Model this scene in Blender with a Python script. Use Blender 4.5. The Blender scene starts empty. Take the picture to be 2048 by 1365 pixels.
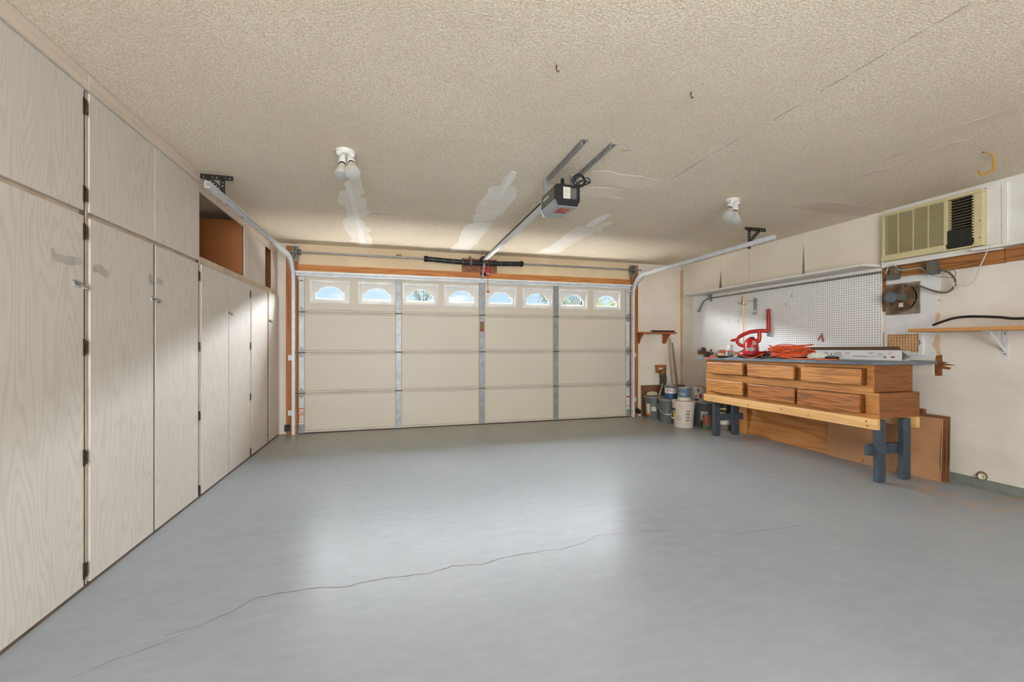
import bpy, bmesh, math, random
from mathutils import Vector, Matrix
random.seed(7)
PI = math.pi
SC = bpy.context.scene
COL = SC.collection

# ------------------------------------------------------------------ camera
F, YAW, H, V0 = 847.6, math.radians(15.626), 1.1787, 688.6
XL, XR, YD, ZC = -1.43, 4.69, 6.09, 2.498
cam = bpy.data.cameras.new('camera'); cam_o = bpy.data.objects.new('camera', cam)
COL.objects.link(cam_o); SC.camera = cam_o
cam.sensor_fit = 'HORIZONTAL'; cam.sensor_width = 36.0
cam.lens = 36.0 * F / 2048.0
cam.shift_y = (V0 - 682.5) / 2048.0
cam.clip_start = 0.02; cam.clip_end = 400
cam_o.location = (0, 0, H); cam_o.rotation_euler = (PI / 2, 0, -YAW)

# ------------------------------------------------------------------ exposure, sky, lights
SC.view_settings.view_transform = 'Standard'
SC.view_settings.look = 'None'
SC.view_settings.gamma = 1.0
SC.view_settings.use_curve_mapping = False
SC.view_settings.exposure = 0.1

w = bpy.data.worlds.new('sky'); SC.world = w; w.use_nodes = True
nt = w.node_tree; nt.nodes.clear()
def wn(t, **k):
    n = nt.nodes.new(t)
    for a, b in k.items(): setattr(n, a, b)
    return n
tc = wn('ShaderNodeTexCoord'); mp = wn('ShaderNodeMapping'); mp.inputs['Scale'].default_value = (9, 9, 24)
nz = wn('ShaderNodeTexNoise'); nz.inputs['Scale'].default_value = 1.3; nz.inputs['Detail'].default_value = 6
rp = wn('ShaderNodeValToRGB'); rp.color_ramp.elements[0].position = .47; rp.color_ramp.elements[1].position = .66
rp.color_ramp.elements[0].color = (.50, .72, 1.0, 1); rp.color_ramp.elements[1].color = (.95, .97, 1.0, 1)
bg = wn('ShaderNodeBackground'); bg.inputs['Strength'].default_value = 1.1
ow = wn('ShaderNodeOutputWorld')
for a, b in ((tc.outputs['Generated'], mp.inputs['Vector']), (mp.outputs[0], nz.inputs['Vector']), (nz.outputs['Fac'], rp.inputs[0]),
             (rp.outputs[0], bg.inputs[0]), (bg.outputs[0], ow.inputs[0])): nt.links.new(a, b)

def lamp(name, kind, loc, target, energy, color=(1, 1, 1), sx=1, sy=1, angle=None, spread=None):
    l = bpy.data.lights.new(name, kind); l.energy = energy; l.color = color
    if kind == 'AREA':
        l.shape = 'RECTANGLE'; l.size = sx; l.size_y = sy
        if spread: l.spread = spread
    if angle: l.angle = angle
    o = bpy.data.objects.new(name, l); COL.objects.link(o); o.location = loc
    d = Vector(target) - Vector(loc)
    o.rotation_euler = d.to_track_quat('-Z', 'Y').to_euler()
    return o
# sun over the street, from the side of the house (does not enter the garage)
lamp('sun', 'SUN', (30, 0, 40), (0, 0, 0), 3.0, (1, .95, .86), angle=.01)
# open sky seen steeply through the garage door's windows
lamp('daylight_sky', 'AREA', (1.25, 9.3, 4.9), (1.25, 6.1, 4.2), 28000, (.88, .94, 1.0), 12.0, 4.2)
# light thrown up by the sunlit driveway
lamp('daylight_driveway', 'AREA', (1.25, 7.55, .3), (1.25, 6.1, 1.9), 1750, (1, .97, .92), 8.0, 1.75)
# added fill lamp outside the made-up window behind the camera
lamp('rear_fill', 'AREA', (.2, -2.9, 1.35), (1.1, 2, 2.0), 430, (.96, .98, 1.0), 3.6, 1.9)

# ------------------------------------------------------------------ pixel -> place helpers (photo is 2048 x 1365)
def ray(u, v):
    cx, cz = (u - 1024) / F, (V0 - v) / F
    return Vector((cx * math.cos(YAW) + math.sin(YAW), math.cos(YAW) - cx * math.sin(YAW), cz))
def oX(u, v, X):
    r = ray(u, v); r *= X / r.x; r.z += H; return r
def oY(u, v, Y):
    r = ray(u, v); r *= Y / r.y; r.z += H; return r
def oZ(u, v, Z):
    r = ray(u, v); r *= (Z - H) / r.z; r.z += H; return r

# ------------------------------------------------------------------ materials
def lin(c):
    return tuple(((x / 255) / 12.92 if x / 255 <= .04045 else ((x / 255 + .055) / 1.055) ** 2.4) for x in c) + (1,)
class NT:
    def __init__(s, name):
        s.m = bpy.data.materials.new(name); s.m.use_nodes = True; s.t = s.m.node_tree
        s.b = s.t.nodes['Principled BSDF']; s.out = s.t.nodes['Material Output']
    def n(s, t, **k):
        x = s.t.nodes.new(t)
        for a, b in k.items(): setattr(x, a, b)
        return x
    def l(s, a, b): s.t.links.new(a, b)
    def coord(s, scale=(1, 1, 1), loc=(0, 0, 0)):
        c = s.n('ShaderNodeTexCoord'); m = s.n('ShaderNodeMapping')
        m.inputs['Scale'].default_value = scale; m.inputs['Location'].default_value = loc
        s.l(c.outputs['Object'], m.inputs['Vector']); return m.outputs[0]
    def noise(s, vec, scale, detail=3, rough=.55):
        x = s.n('ShaderNodeTexNoise'); x.inputs['Scale'].default_value = scale
        x.inputs['Detail'].default_value = detail; x.inputs['Roughness'].default_value = rough
        s.l(vec, x.inputs['Vector']); return x.outputs['Fac']
    def ramp(s, fac, stops):
        r = s.n('ShaderNodeValToRGB'); e = r.color_ramp.elements
        e[0].position, e[0].color = stops[0]; e[1].position, e[1].color = stops[-1]
        for p, c in stops[1:-1]: q = e.new(p); q.color = c
        s.l(fac, r.inputs[0]); return r.outputs[0]
    def mix(s, fac, a, b):
        x = s.n('ShaderNodeMix', data_type='RGBA')
        for v, k in ((fac, 0), (a, 6), (b, 7)):
            if isinstance(v, (float, int)): x.inputs[k].default_value = v
            elif isinstance(v, tuple): x.inputs[k].default_value = v
            else: s.l(v, x.inputs[k])
        return x.outputs[2]
    def math(s, op, a, b=None, c=None):
        x = s.n('ShaderNodeMath', operation=op)
        for i, v in enumerate((a, b, c)):
            if v is None: continue
            if isinstance(v, (int, float)): x.inputs[i].default_value = v
            else: s.l(v, x.inputs[i])
        return x.outputs[0]
    def bump(s, h, strength, dist=.002):
        b = s.n('ShaderNodeBump'); b.inputs['Strength'].default_value = strength; b.inputs['Distance'].default_value = dist
        s.l(h, b.inputs['Height']); s.l(b.outputs[0], s.b.inputs['Normal'])
    def col(s, c):
        if isinstance(c, tuple): s.b.inputs['Base Color'].default_value = c
        else: s.l(c, s.b.inputs['Base Color'])
def M(name, c, rough=.6, metal=0, c2=None, scale=6, bump=None, spec=None):
    k = NT(name); k.b.inputs['Roughness'].default_value = rough; k.b.inputs['Metallic'].default_value = metal
    if spec is not None: k.b.inputs['Specular IOR Level'].default_value = spec
    vec = k.coord()
    if c2 is None: c2 = tuple(x * .88 for x in c)
    f = k.noise(vec, scale, 4)
    k.col(k.ramp(f, [(.35, lin(c)), (.68, lin(c2))]))
    if bump: k.bump(k.noise(vec, bump[0], 3), bump[1], bump[2] if len(bump) > 2 else .002)
    return k.m
def wood(name, light, dark, axis='Z', across=6, along=.45, k=9, rough=.5, streak=.35, amt=.55, seed=0, mid=None):
    n = NT(name); n.b.inputs['Roughness'].default_value = rough
    def sc(a, l): return tuple(l if ax == axis else a for ax in 'XYZ')
    f = n.noise(n.coord(sc(across, along), (seed, seed * 2, seed * 3)), 1, 1.5, .4)
    s = n.math('SINE', n.math('MULTIPLY', f, k * 6.283))
    s = n.math('MULTIPLY_ADD', s, .5, .5); s = n.math('POWER', s, 2.2)
    g = n.noise(n.coord(sc(230, 5)), 1, 2)
    fac = n.math('ADD', n.math('MULTIPLY', s, amt), n.math('MULTIPLY', n.math('SUBTRACT', g, .35), streak))
    br = n.noise(n.coord(sc(2.2, .5), (seed, 3, 1)), 1, 2)
    c = n.ramp(fac, [(0, lin(light)), (1, lin(dark))])
    if mid: c = n.mix(n.ramp(br, [(.4, (0, 0, 0, 1)), (.65, (1, 1, 1, 1))]), c, lin(mid)) if False else c
    n.col(c); n.bump(g, .12, .001)
    return n.m

def mk_floor():
    k = NT('painted_concrete'); v = k.coord(); k.b.inputs['Specular IOR Level'].default_value = .09
    a = k.noise(v, .7, 5, .6); b = k.noise(k.coord((2, 5, 2)), 3.2, 7, .72)
    c = k.ramp(a, [(.3, lin((142, 148, 152))), (.7, lin((156, 161, 164)))])
    c = k.mix(k.ramp(b, [(.4, (0, 0, 0, 1)), (.8, (.4, .4, .4, 1))]), c, lin((170, 175, 178)))
    # scuffs
    sc = k.noise(k.coord((2, 14, 2), (3, 1, 0)), 3, 6, .7)
    c = k.mix(k.ramp(sc, [(.63, (0, 0, 0, 1)), (.78, (.1, .1, .1, 1))]), c, lin((120, 122, 122)))
    # rusty dust by the workbench; tan dust and painted warm dim light near door
    sx = k.n('ShaderNodeSeparateXYZ'); tcn = k.n('ShaderNodeTexCoord'); k.l(tcn.outputs['Object'], sx.inputs[0])
    rx = k.math('SMOOTH_MIN', k.math('MAXIMUM', k.math('MULTIPLY', k.math('SUBTRACT', sx.outputs[0], 3.1), .9), 0), 1, .1)
    rn = k.ramp(k.noise(k.coord((2.2, 5, 2)), 1.6, 6, .62), [(.47, (0, 0, 0, 1)), (.66, (1, 1, 1, 1))])
    c = k.mix(k.math('MULTIPLY', k.math('MULTIPLY', rx, rn), .85), c, lin((176, 154, 130)))
    ry = k.math('SMOOTH_MIN', k.math('MAXIMUM', k.math('MULTIPLY', k.math('SUBTRACT', sx.outputs[1], 4.7), .7), 0), 1, .1)
    c = k.mix(k.math('MULTIPLY', ry, .55), c, lin((192, 180, 158)))
    k.col(c)
    k.l(k.math('MULTIPLY_ADD', a, .14, .25), k.b.inputs['Roughness'])
    k.bump(k.noise(v, 30, 6, .65), .10, .003)
    return k.m
def mk_ceiling():
    k = NT('popcorn_ceiling'); v = k.coord(); k.b.inputs['Roughness'].default_value = .95
    f = k.noise(v, 125, 3, .6); g = k.noise(v, 1.1, 4, .6)
    c = k.ramp(f, [(.36, lin((212, 195, 168))), (.5, lin((232, 218, 195))), (.64, lin((247, 239, 223)))])
    c = k.mix(k.ramp(g, [(.4, (0, 0, 0, 1)), (.7, (.45, .45, .45, 1))]), c, lin((214, 200, 178)))
    k.col(c); k.bump(f, .65, .008)
    return k.m
def mk_peg():
    k = NT('white_pegboard'); k.b.inputs['Roughness'].default_value = .45
    tcn = k.n('ShaderNodeTexCoord'); sx = k.n('ShaderNodeSeparateXYZ'); k.l(tcn.outputs['Object'], sx.inputs[0])
    P = .0254
    def dd(o): return k.math('SUBTRACT', k.math('FRACT', k.math('DIVIDE', o, P)), .5)
    a, b = dd(sx.outputs[1]), dd(sx.outputs[2])
    r = k.math('SQRT', k.math('ADD', k.math('MULTIPLY', a, a), k.math('MULTIPLY', b, b)))
    hole = k.math('LESS_THAN', r, .18)
    base = k.ramp(k.noise(k.coord(), 3, 4), [(.35, lin((247, 246, 244))), (.7, lin((240, 239, 236)))])
    k.col(k.mix(hole, base, lin((48, 42, 38))))
    return k.m
def mk_glass():
    k = NT('window_glass'); t = k.n('ShaderNodeBsdfTransparent'); g = k.n('ShaderNodeBsdfGlossy'); g.inputs['Roughness'].default_value = .02
    mx = k.n('ShaderNodeMixShader'); mx.inputs[0].default_value = .05
    k.l(t.outputs[0], mx.inputs[1]); k.l(g.outputs[0], mx.inputs[2]); k.l(mx.outputs[0], k.out.inputs[0]); return k.m
def mk_translucent(name, c):
    k = NT(name); t = k.n('ShaderNodeBsdfTranslucent'); t.inputs[0].default_value = lin(c)
    d = k.n('ShaderNodeBsdfDiffuse'); d.inputs[0].default_value = lin(c)
    mx = k.n('ShaderNodeMixShader'); mx.inputs[0].default_value = .02
    k.l(d.outputs[0], mx.inputs[1]); k.l(t.outputs[0], mx.inputs[2]); k.l(mx.outputs[0], k.out.inputs[0]); return k.m
def mk_leaf(name, c, c2):
    k = NT(name); k.b.inputs['Roughness'].default_value = .6
    k.col(k.ramp(k.noise(k.coord(), 2.5, 3), [(.35, lin(c)), (.65, lin(c2))])); return k.m

MAT = dict(
    floor=mk_floor(), ceiling=mk_ceiling(), peg=mk_peg(), glass=mk_glass(),
    patch=M('scraped_drywall', (246, 240, 231), .8, c2=(238, 231, 220), scale=4),
    patch_w=M('joint_compound', (251, 249, 245), .8, c2=(246, 243, 238), scale=5),
    patch_t=M('bare_ceiling_paper', (240, 227, 212), .85, c2=(232, 218, 201), scale=3), patch_d=M('grey_ceiling_paper', (221, 207, 190), .85, c2=(212, 197, 179), scale=3),
    patch_l=M('primed_popcorn', (236, 230, 220), .9, c2=(222, 214, 200), scale=40, bump=(90, .8, .008)),
    wall=M('old_drywall', (226, 217, 203), .8, c2=(210, 199, 182), scale=1.6, bump=(60, .08)),
    wall_d=M('front_wall_plaster', (242, 232, 218), .85, c2=(230, 218, 201), scale=1.8, bump=(40, .1)),
    plaster=M('mottled_wall', (234, 228, 218), .75, c2=(218, 210, 197), scale=2.4, bump=(45, .2)),
    header=M('header_board', (232, 211, 176), .7, c2=(222, 199, 162), scale=3),
    white=M('white_paint', (236, 234, 229), .5, c2=(225, 222, 215), scale=5),
    white_panel=M('white_wall_board', (234, 234, 234), .55, c2=(224, 224, 224), scale=5),
    panelw=M('cream_wall_board', (240, 232, 216), .6, c2=(233, 224, 206), scale=1.5),
    curb=M('green_grey_curb', (134, 142, 133), .7, c2=(120, 126, 116), scale=6),
    oak=wood('pickled_oak', (214, 206, 197), (184, 171, 158), 'Z', 6, .8, 24, .42, .55, .3),
    oak_edge=M('pickled_oak_edge', (208, 190, 168), .6, c2=(190, 170, 146), scale=12),
    oak_trim=wood('pickled_oak_trim', (222, 206, 190), (196, 176, 158), 'Y', 30, .8, 4, .5, .5, .35),
    dgap=M('cabinet_gap_shade', (104, 84, 68), .8, c2=(80, 62, 48)),  # brown of the shade in the door gaps; also on the toe strip
    hard=M('brown_hardboard', (168, 104, 48), .6, c2=(156, 94, 42), scale=2),
    bronze=M('bronze_hinge', (92, 74, 52), .4, .7, c2=(66, 52, 38), scale=40),
    chrome=M('chrome', (200, 200, 200), .2, 1),
    glue=M('torn_tape_residue', (190, 184, 175), .7, c2=(168, 162, 153), scale=30),
    door=M('cream_door_skin', (214, 206, 190), .5, c2=(209, 200, 183), scale=.8),
    door_r=M('cream_door_rail', (206, 197, 182), .5, c2=(198, 188, 171), scale=3),
    galv=M('galvanised_steel', (162, 166, 167), .4, .3, c2=(138, 143, 145), scale=14),
    galvl=M('bright_galvanised_steel', (236, 239, 241), .35, .08, c2=(218, 222, 225), scale=10),
    whmetal=M('white_steel', (224, 224, 222), .45, .1, c2=(206, 208, 208), scale=9),
    oldbrass=M('rust_stained_steel', (150, 140, 112), .5, .5, c2=(116, 100, 74), scale=60),
    frame=M('white_window_frame', (242, 241, 238), .4), insert=mk_translucent('white_window_insert', (238, 236, 232)),
    fir=wood('orange_fir', (182, 116, 58), (132, 74, 32), 'Z', 14, .8, 5, .6, .5, .6),
    firx=wood('orange_fir_header', (205, 138, 72), (166, 94, 40), 'X', 14, .8, 5, .6, .5, .6),
    firy=wood('brown_ledger', (172, 114, 62), (108, 66, 34), 'Y', 12, .8, 6, .6, .5, .7),
    pine=wood('pale_pine', (232, 186, 122), (196, 138, 76), 'Y', 16, .5, 4, .5, .35, .5),
    shelfw=wood('honey_pine_shelf', (204, 148, 88), (166, 108, 54), 'Y', 16, .5, 4, .5, .4, .5),
    shelfx=wood('stained_corner_shelf', (176, 104, 52), (138, 74, 32), 'X', 16, .6, 4, .5, .4, .5),
    drawer=wood('oak_drawer', (204, 140, 74), (132, 82, 42), 'Y', 20, 1.5, 5, .38, .6, .62),
    drawer2=wood('oak_drawer_dark', (182, 114, 56), (98, 60, 34), 'Y', 20, 1.5, 5, .38, .6, .66, seed=3),
    carcass=wood('walnut_stained_side', (146, 88, 40), (92, 54, 26), 'X', 20, 1.6, 5, .45, .5, .5, seed=5),
    faceframe=wood('oak_face_frame', (200, 136, 70), (140, 88, 42), 'Y', 24, 1.2, 5, .45, .55, .5, seed=8),
    benchtop=M('blue_grey_bench_paint', (112, 122, 132), .45, c2=(92, 102, 112), scale=14),
    leg=M('dark_slate_paint', (70, 80, 90), .5, c2=(56, 64, 73), scale=12),
    ply=wood('fir_plywood', (200, 138, 74), (156, 92, 44), 'Y', 7, .55, 6, .55, .35, .6),
    card=M('cardboard', (186, 140, 100), .8, c2=(172, 126, 86), scale=4),
    cardd=M('dark_cardboard', (136, 92, 58), .75, c2=(118, 78, 48), scale=4),
    cardy=M('cardboard_box_inside', (112, 84, 66), .85),
    osb=M('stained_plywood_plate', (160, 108, 76), .7, c2=(120, 70, 46), scale=18),
    black=M('black_plastic', (28, 28, 30), .4), dark=M('dark_cavity', (16, 14, 13), .8),
    blackm=M('black_perforated_steel', (44, 40, 34), .5, .4), spring=M('black_spring', (34, 36, 40), .35, .3, c2=(46, 48, 52)),
    stripe=M('spring_stripe', (150, 152, 150), .5),
    graym=M('grey_opener_cover', (104, 100, 96), .4), lgray=M('pale_grey_lens', (168, 176, 180), .35), rust=M('dark_rust', (92, 62, 50), .75, .2, c2=(60, 40, 34), scale=40, bump=(90, .3)),
    red=M('red_plastic', (196, 26, 30), .3, c2=(178, 20, 26)), redp=M('red_print', (190, 40, 36), .5), rustred=M('faded_red_label', (172, 104, 86), .5, c2=(150, 84, 70), scale=30), redd=M('red_enamel', (176, 40, 32), .35, c2=(150, 34, 28), scale=30),
    orange=M('orange_cord', (226, 92, 40), .45, c2=(208, 78, 32)), orangep=M('orange_print', (232, 106, 56), .5),
    yellow=M('yellow_vinyl_hook', (206, 146, 20), .4), copper=M('copper_wire', (196, 128, 70), .35, .6),
    acb=M('ac_beige', (214, 202, 158), .5, c2=(206, 193, 148)), acd=M('ac_dark_flap', (40, 42, 36), .4), acc=M('ac_dark_inside', (16, 14, 11), .9), acl=M('ac_louvre', (150, 134, 88), .5),
    conduit=M('grey_conduit', (146, 143, 127), .4, .3), box=M('grey_utility_box', (112, 116, 110), .5, .3), cable=M('grey_flex_cable', (112, 104, 84), .6),
    wire=M('white_cord', (222, 214, 206), .5), wireb=M('brown_wire', (112, 88, 76), .6), blackc=M('black_rubber', (34, 34, 34), .5),
    fanp=M('fan_plate', (176, 168, 154), .45, .5, c2=(120, 100, 84), scale=9), fanr=M('fan_guard', (146, 116, 92), .4, .3), fanm=M('fan_motor', (122, 132, 144), .45, .3, c2=(100, 110, 120), scale=60),
    grille=M('tan_vent', (226, 180, 130), .5), porcelain=M('white_porcelain', (240, 238, 232), .3), bulb=M('frosted_bulb_face', (178, 178, 172), .45), bulbs=M('bulb_shell', (206, 196, 178), .4), bulbt=M('bulb_amber_base', (196, 160, 112), .4),
    bgrey=M('grey_bucket', (112, 118, 116), .45, c2=(98, 104, 102), scale=6), bwhite=M('white_bucket', (222, 212, 200), .45, c2=(212, 200, 186), scale=6), bdark=M('charcoal_bucket', (84, 92, 92), .5),
    lidg=M('dusty_lid', (150, 148, 138), .6, c2=(120, 118, 110), scale=18), paper=M('paper_label', (222, 214, 200), .6, c2=(205, 196, 180), scale=20), ink=M('dark_ink', (70, 66, 64), .6), greyink=M('grey_ink', (150, 148, 146), .6),
    blue=M('blue_label', (44, 78, 122), .45), bluegrey=M('blue_grey_label', (98, 120, 138), .5, c2=(84, 104, 122), scale=20), gold=M('olive_gold_label', (128, 106, 56), .5), tin=M('tin_can', (178, 176, 172), .35, .7), yellowl=M('yellow_label', (222, 206, 86), .5), greenl=M('green_label', (84, 140, 92), .5),
    bag=M('white_plastic_bag', (236, 236, 230), .3), stick=M('paint_stick', (214, 200, 172), .7), plank=M('pale_plank', (206, 192, 166), .7, c2=(190, 174, 146), scale=8), plank2=M('brown_plank', (168, 144, 112), .7), steel=M('grey_saw_steel', (122, 116, 104), .45, .6, c2=(100, 94, 84), scale=20),
    pipe=M('white_pipe', (232, 222, 196), .5), pipeb=M('dirty_pipe_rim', (146, 112, 76), .7), tear=M('torn_drywall_paper', (224, 194, 160), .8, c2=(206, 172, 134), scale=14), stain=M('stained_wood_block', (150, 96, 46), .6, c2=(108, 64, 30), scale=16),
    crack=M('dark_crack', (86, 84, 82), .9), crackc=M('ceiling_crack', (112, 98, 80), .9),
    trunk=M('tree_bark', (110, 96, 84), .8), leaf=mk_leaf('olive_leaves', (186, 198, 156), (140, 160, 114)), leafy=mk_leaf('yellow_green_leaves', (224, 226, 130), (178, 194, 96)),
    ground=M('pale_gravel', (200, 188, 168), .9),
)

# ------------------------------------------------------------------ mesh helpers
class MB:
    def __init__(s): s.v, s.f = [], []
    def add(s, vs, fs):
        o = len(s.v); s.v += [Vector(p) for p in vs]; s.f += [tuple(i + o for i in f) for f in fs]; return s
    def box(s, x0, x1, y0, y1, z0, z1):
        vs = [(x, y, z) for z in (z0, z1) for y in (y0, y1) for x in (x0, x1)]
        return s.add(vs, [(0, 2, 3, 1), (4, 5, 7, 6), (0, 1, 5, 4), (2, 6, 7, 3), (0, 4, 6, 2), (1, 3, 7, 5)])
    def beam(s, p0, p1, wd, ht, up=(0, 0, 1)):
        p0, p1 = Vector(p0), Vector(p1); d = (p1 - p0).normalized(); u = Vector(up)
        r = d.cross(u).normalized(); u = r.cross(d)
        c = [r * a * wd / 2 + u * b * ht / 2 for a, b in ((-1, -1), (1, -1), (1, 1), (-1, 1))]
        return s.add([p0 + k for k in c] + [p1 + k for k in c],
                     [(3, 2, 1, 0), (4, 5, 6, 7), (0, 1, 5, 4), (1, 2, 6, 5), (2, 3, 7, 6), (3, 0, 4, 7)])
    def prism(s, pts, vec):
        n = len(pts); vec = Vector(vec); a = [Vector(p) for p in pts]
        nn = sum(((a[i] - a[0]).cross(a[(i + 1) % n] - a[0]) for i in range(1, n - 1)), Vector())
        if nn.dot(vec) < 0: a = a[::-1]
        return s.add(a + [p + vec for p in a], [tuple(range(n - 1, -1, -1)), tuple(range(n, 2 * n))] +
                     [(i, (i + 1) % n, n + (i + 1) % n, n + i) for i in range(n)])
    def tube(s, path, r, n=8, closed=False):
        P = [Vector(p) for p in path]; m = len(P); rr = r if isinstance(r, (list, tuple)) else [r] * m
        t0 = (P[1] - P[0]).normalized(); u = t0.orthogonal().normalized(); vs, fs = [], []
        for i in range(m):
            t = (P[(i + 1) % m] - P[i - 1]).normalized() if closed else (P[min(i + 1, m - 1)] - P[max(i - 1, 0)]).normalized()
            u = (u - t * u.dot(t)).normalized(); b = t.cross(u)
            vs += [P[i] + (u * math.cos(2 * PI * k / n) + b * math.sin(2 * PI * k / n)) * rr[i] for k in range(n)]
        for i in range(m if closed else m - 1):
            j = (i + 1) % m
            fs += [(i * n + k, i * n + (k + 1) % n, j * n + (k + 1) % n, j * n + k) for k in range(n)]
        if not closed: fs += [tuple(range(n - 1, -1, -1)), tuple((m - 1) * n + k for k in range(n))]
        return s.add(vs, fs)
    def lathe(s, prof, c=(0, 0, 0), n=24, axis=(0, 0, 1)):
        ax = Vector(axis).normalized(); u = ax.orthogonal().normalized(); b = ax.cross(u); c = Vector(c); vs, fs = [], []
        for r, z in prof:
            vs += [c + ax * z + (u * math.cos(2 * PI * k / n) + b * math.sin(2 * PI * k / n)) * max(r, 1e-4) for k in range(n)]
        for i in range(len(prof) - 1):
            fs += [(i * n + k, i * n + (k + 1) % n, (i + 1) * n + (k + 1) % n, (i + 1) * n + k) for k in range(n)]
        fs += [tuple(range(n - 1, -1, -1)), tuple((len(prof) - 1) * n + k for k in range(n))]
        return s.add(vs, fs)
    def ring(s, c, R, r, axis=(0, 0, 1), n=28, m=6):
        ax = Vector(axis).normalized(); u = ax.orthogonal().normalized(); b = ax.cross(u); c = Vector(c)
        return s.tube([c + (u * math.cos(2 * PI * k / n) + b * math.sin(2 * PI * k / n)) * R for k in range(n)], r, m, True)
    def cylpatch(s, c, R, a0, a1, z0, z1, t=.002, n=8, R1=None):
        vs = []; c = Vector(c); dR = (R if R1 is None else R1) - R
        for i in range(n + 1):
            a = a0 + (a1 - a0) * i / n
            for rr in (R, R + t):
                for z, q in ((z0, 0), (z1, dR)): vs.append(c + Vector((math.cos(a) * (rr + q), math.sin(a) * (rr + q), z)))
        fs = []
        for i in range(n):
            o, q = i * 4, i * 4 + 4
            fs += [(o + 2, q + 2, q + 3, o + 3), (o, o + 1, q + 1, q), (o + 1, o + 3, q + 3, q + 1), (o, q, q + 2, o + 2)]
        fs += [(0, 2, 3, 1), (n * 4, n * 4 + 1, n * 4 + 3, n * 4 + 2)]
        return s.add(vs, fs)
    def sweepYZ(s, X, path, prof):
        """profile (dx, dn) swept along a (y, z) path; dn is measured to the left of travel"""
        m, n = len(path), len(prof); vs, fs = [], []
        for i, (y, z) in enumerate(path):
            a, b = path[max(i - 1, 0)], path[min(i + 1, m - 1)]
            t = Vector((b[0] - a[0], b[1] - a[1])).normalized(); nn = Vector((-t.y, t.x))
            vs += [(X + dx, y + nn.x * dn, z + nn.y * dn) for dx, dn in prof]
        for i in range(m - 1):
            fs += [(i * n + k, i * n + (k + 1) % n, (i + 1) * n + (k + 1) % n, (i + 1) * n + k) for k in range(n)]
        fs += [tuple(range(n - 1, -1, -1)), tuple((m - 1) * n + k for k in range(n))]
        return s.add(vs, fs)
    def text(s, txt, size, fn, depth=.0008, bold=False):
        """flat lettering; fn(x, y, z) places a point of the print"""
        cu = bpy.data.curves.new('t', 'FONT'); cu.body = txt; cu.size = size; cu.align_x = 'CENTER'; cu.align_y = 'CENTER'; cu.extrude = 0
        cu.resolution_u = 3; cu.offset = .012 * size if bold else 0
        o = bpy.data.objects.new('t', cu); COL.objects.link(o)
        bpy.context.view_layer.update()
        me = o.evaluated_get(bpy.context.evaluated_depsgraph_get()).to_mesh()
        vs = [fn(v.co.x, v.co.y, depth) for v in me.vertices]; fs = [tuple(p.vertices) for p in me.polygons]
        o.to_mesh_clear() if False else None
        bpy.data.objects.remove(o); bpy.data.curves.remove(cu)
        return s.add(vs, fs)
    def map(s, fn): s.v = [Vector(fn(p)) for p in s.v]; return s

OFF = {}
def obj(name, mb, mat, parent=None, at=None, bevel=0, smooth=False, label=None):
    off = OFF[parent.name] if parent else (Vector(at) if at else Vector())
    me = bpy.data.meshes.new(name)
    me.from_pydata([tuple(p - off) for p in mb.v], [], mb.f)
    bm = bmesh.new(); bm.from_mesh(me); bmesh.ops.recalc_face_normals(bm, faces=bm.faces); bm.to_mesh(me); bm.free()
    if smooth: me.shade_smooth(); me.set_sharp_from_angle(angle=.7)
    me.materials.append(MAT[mat]); o = bpy.data.objects.new(name, me); COL.objects.link(o)
    if parent: o.parent = parent
    else: o.location = off
    OFF[o.name] = off
    if bevel:
        b = o.modifiers.new('bevel', 'BEVEL'); b.width = bevel; b.segments = 2; b.limit_method = 'ANGLE'
    if label: o['label'] = label
    if name in ('print', 'screw', 'bolt', 'small_print'): o['kind'] = 'stuff'
    return o
def cr(P, n=5):
    """smooth curve through the points"""
    P = [Vector(p) for p in P]; out = []
    for i in range(len(P) - 1):
        a, b, c, d = P[max(i - 1, 0)], P[i], P[i + 1], P[min(i + 2, len(P) - 1)]
        for k in range(n):
            t = k / n; out.append(.5 * (2 * b + (c - a) * t + (2 * a - 5 * b + 4 * c - d) * t * t + (3 * b - a - 3 * c + d) * t ** 3))
    return out + [P[-1]]
def tag(o, label, cat, group=None):
    o['label'] = label; o['category'] = cat
    if group: o['group'] = group
    return o
def thing(name, label, cat, loc, group=None):
    o = bpy.data.objects.new(name, None); COL.objects.link(o); o.location = loc; o.empty_display_size = .1
    OFF[o.name] = Vector(loc); return tag(o, label, cat, group)
def struct(name, mb, mat, label=None, bevel=0, parent=None):
    o = obj(name, mb, mat, parent, bevel=bevel)
    if not parent: o['kind'] = 'structure'
    if label: o['label'] = label
    return o
def B(*a): return MB().box(*a)

# ================================================================== THE ROOM
YB = -2.5
floor = struct('floor', B(-2.2, 4.85, YB - .15, 6.45, -.12, 0), 'floor', 'grey painted concrete garage floor with a long crack')
ceiling = struct('ceiling', B(-2.2, 4.85, YB - .15, 6.32, ZC, ZC + .12), 'ceiling', 'beige popcorn ceiling with scraped patches')
wl = struct('wall_left', B(-2.2, -2.06, YB, 6.14, 0, ZC), 'wall', 'plain wall behind the tall cupboards')
wr = struct('wall_right', B(XR, XR + .15, YB, 6.14, 0, ZC), 'plaster', 'worn off-white wall behind the workbench')
wf = struct('wall_front', MB().box(-2.2, -1.14, 6.14, 6.30, 0, ZC).box(3.63, 4.85, 6.14, 6.30, 0, ZC).box(-1.14, 3.63, 6.14, 6.30, 2.05, ZC), 'wall_d', 'beige wall around the garage door')
wb = struct('wall_back', MB().box(-2.2, -1.35, YB - .15, YB, 0, ZC).box(1.75, 4.85, YB - .15, YB, 0, ZC).box(-1.35, 1.75, YB - .15, YB, 0, .6).box(-1.35, 1.75, YB - .15, YB, 2.3, ZC), 'wall', 'wall behind the camera with an added wide window')
fr = MB()
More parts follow.
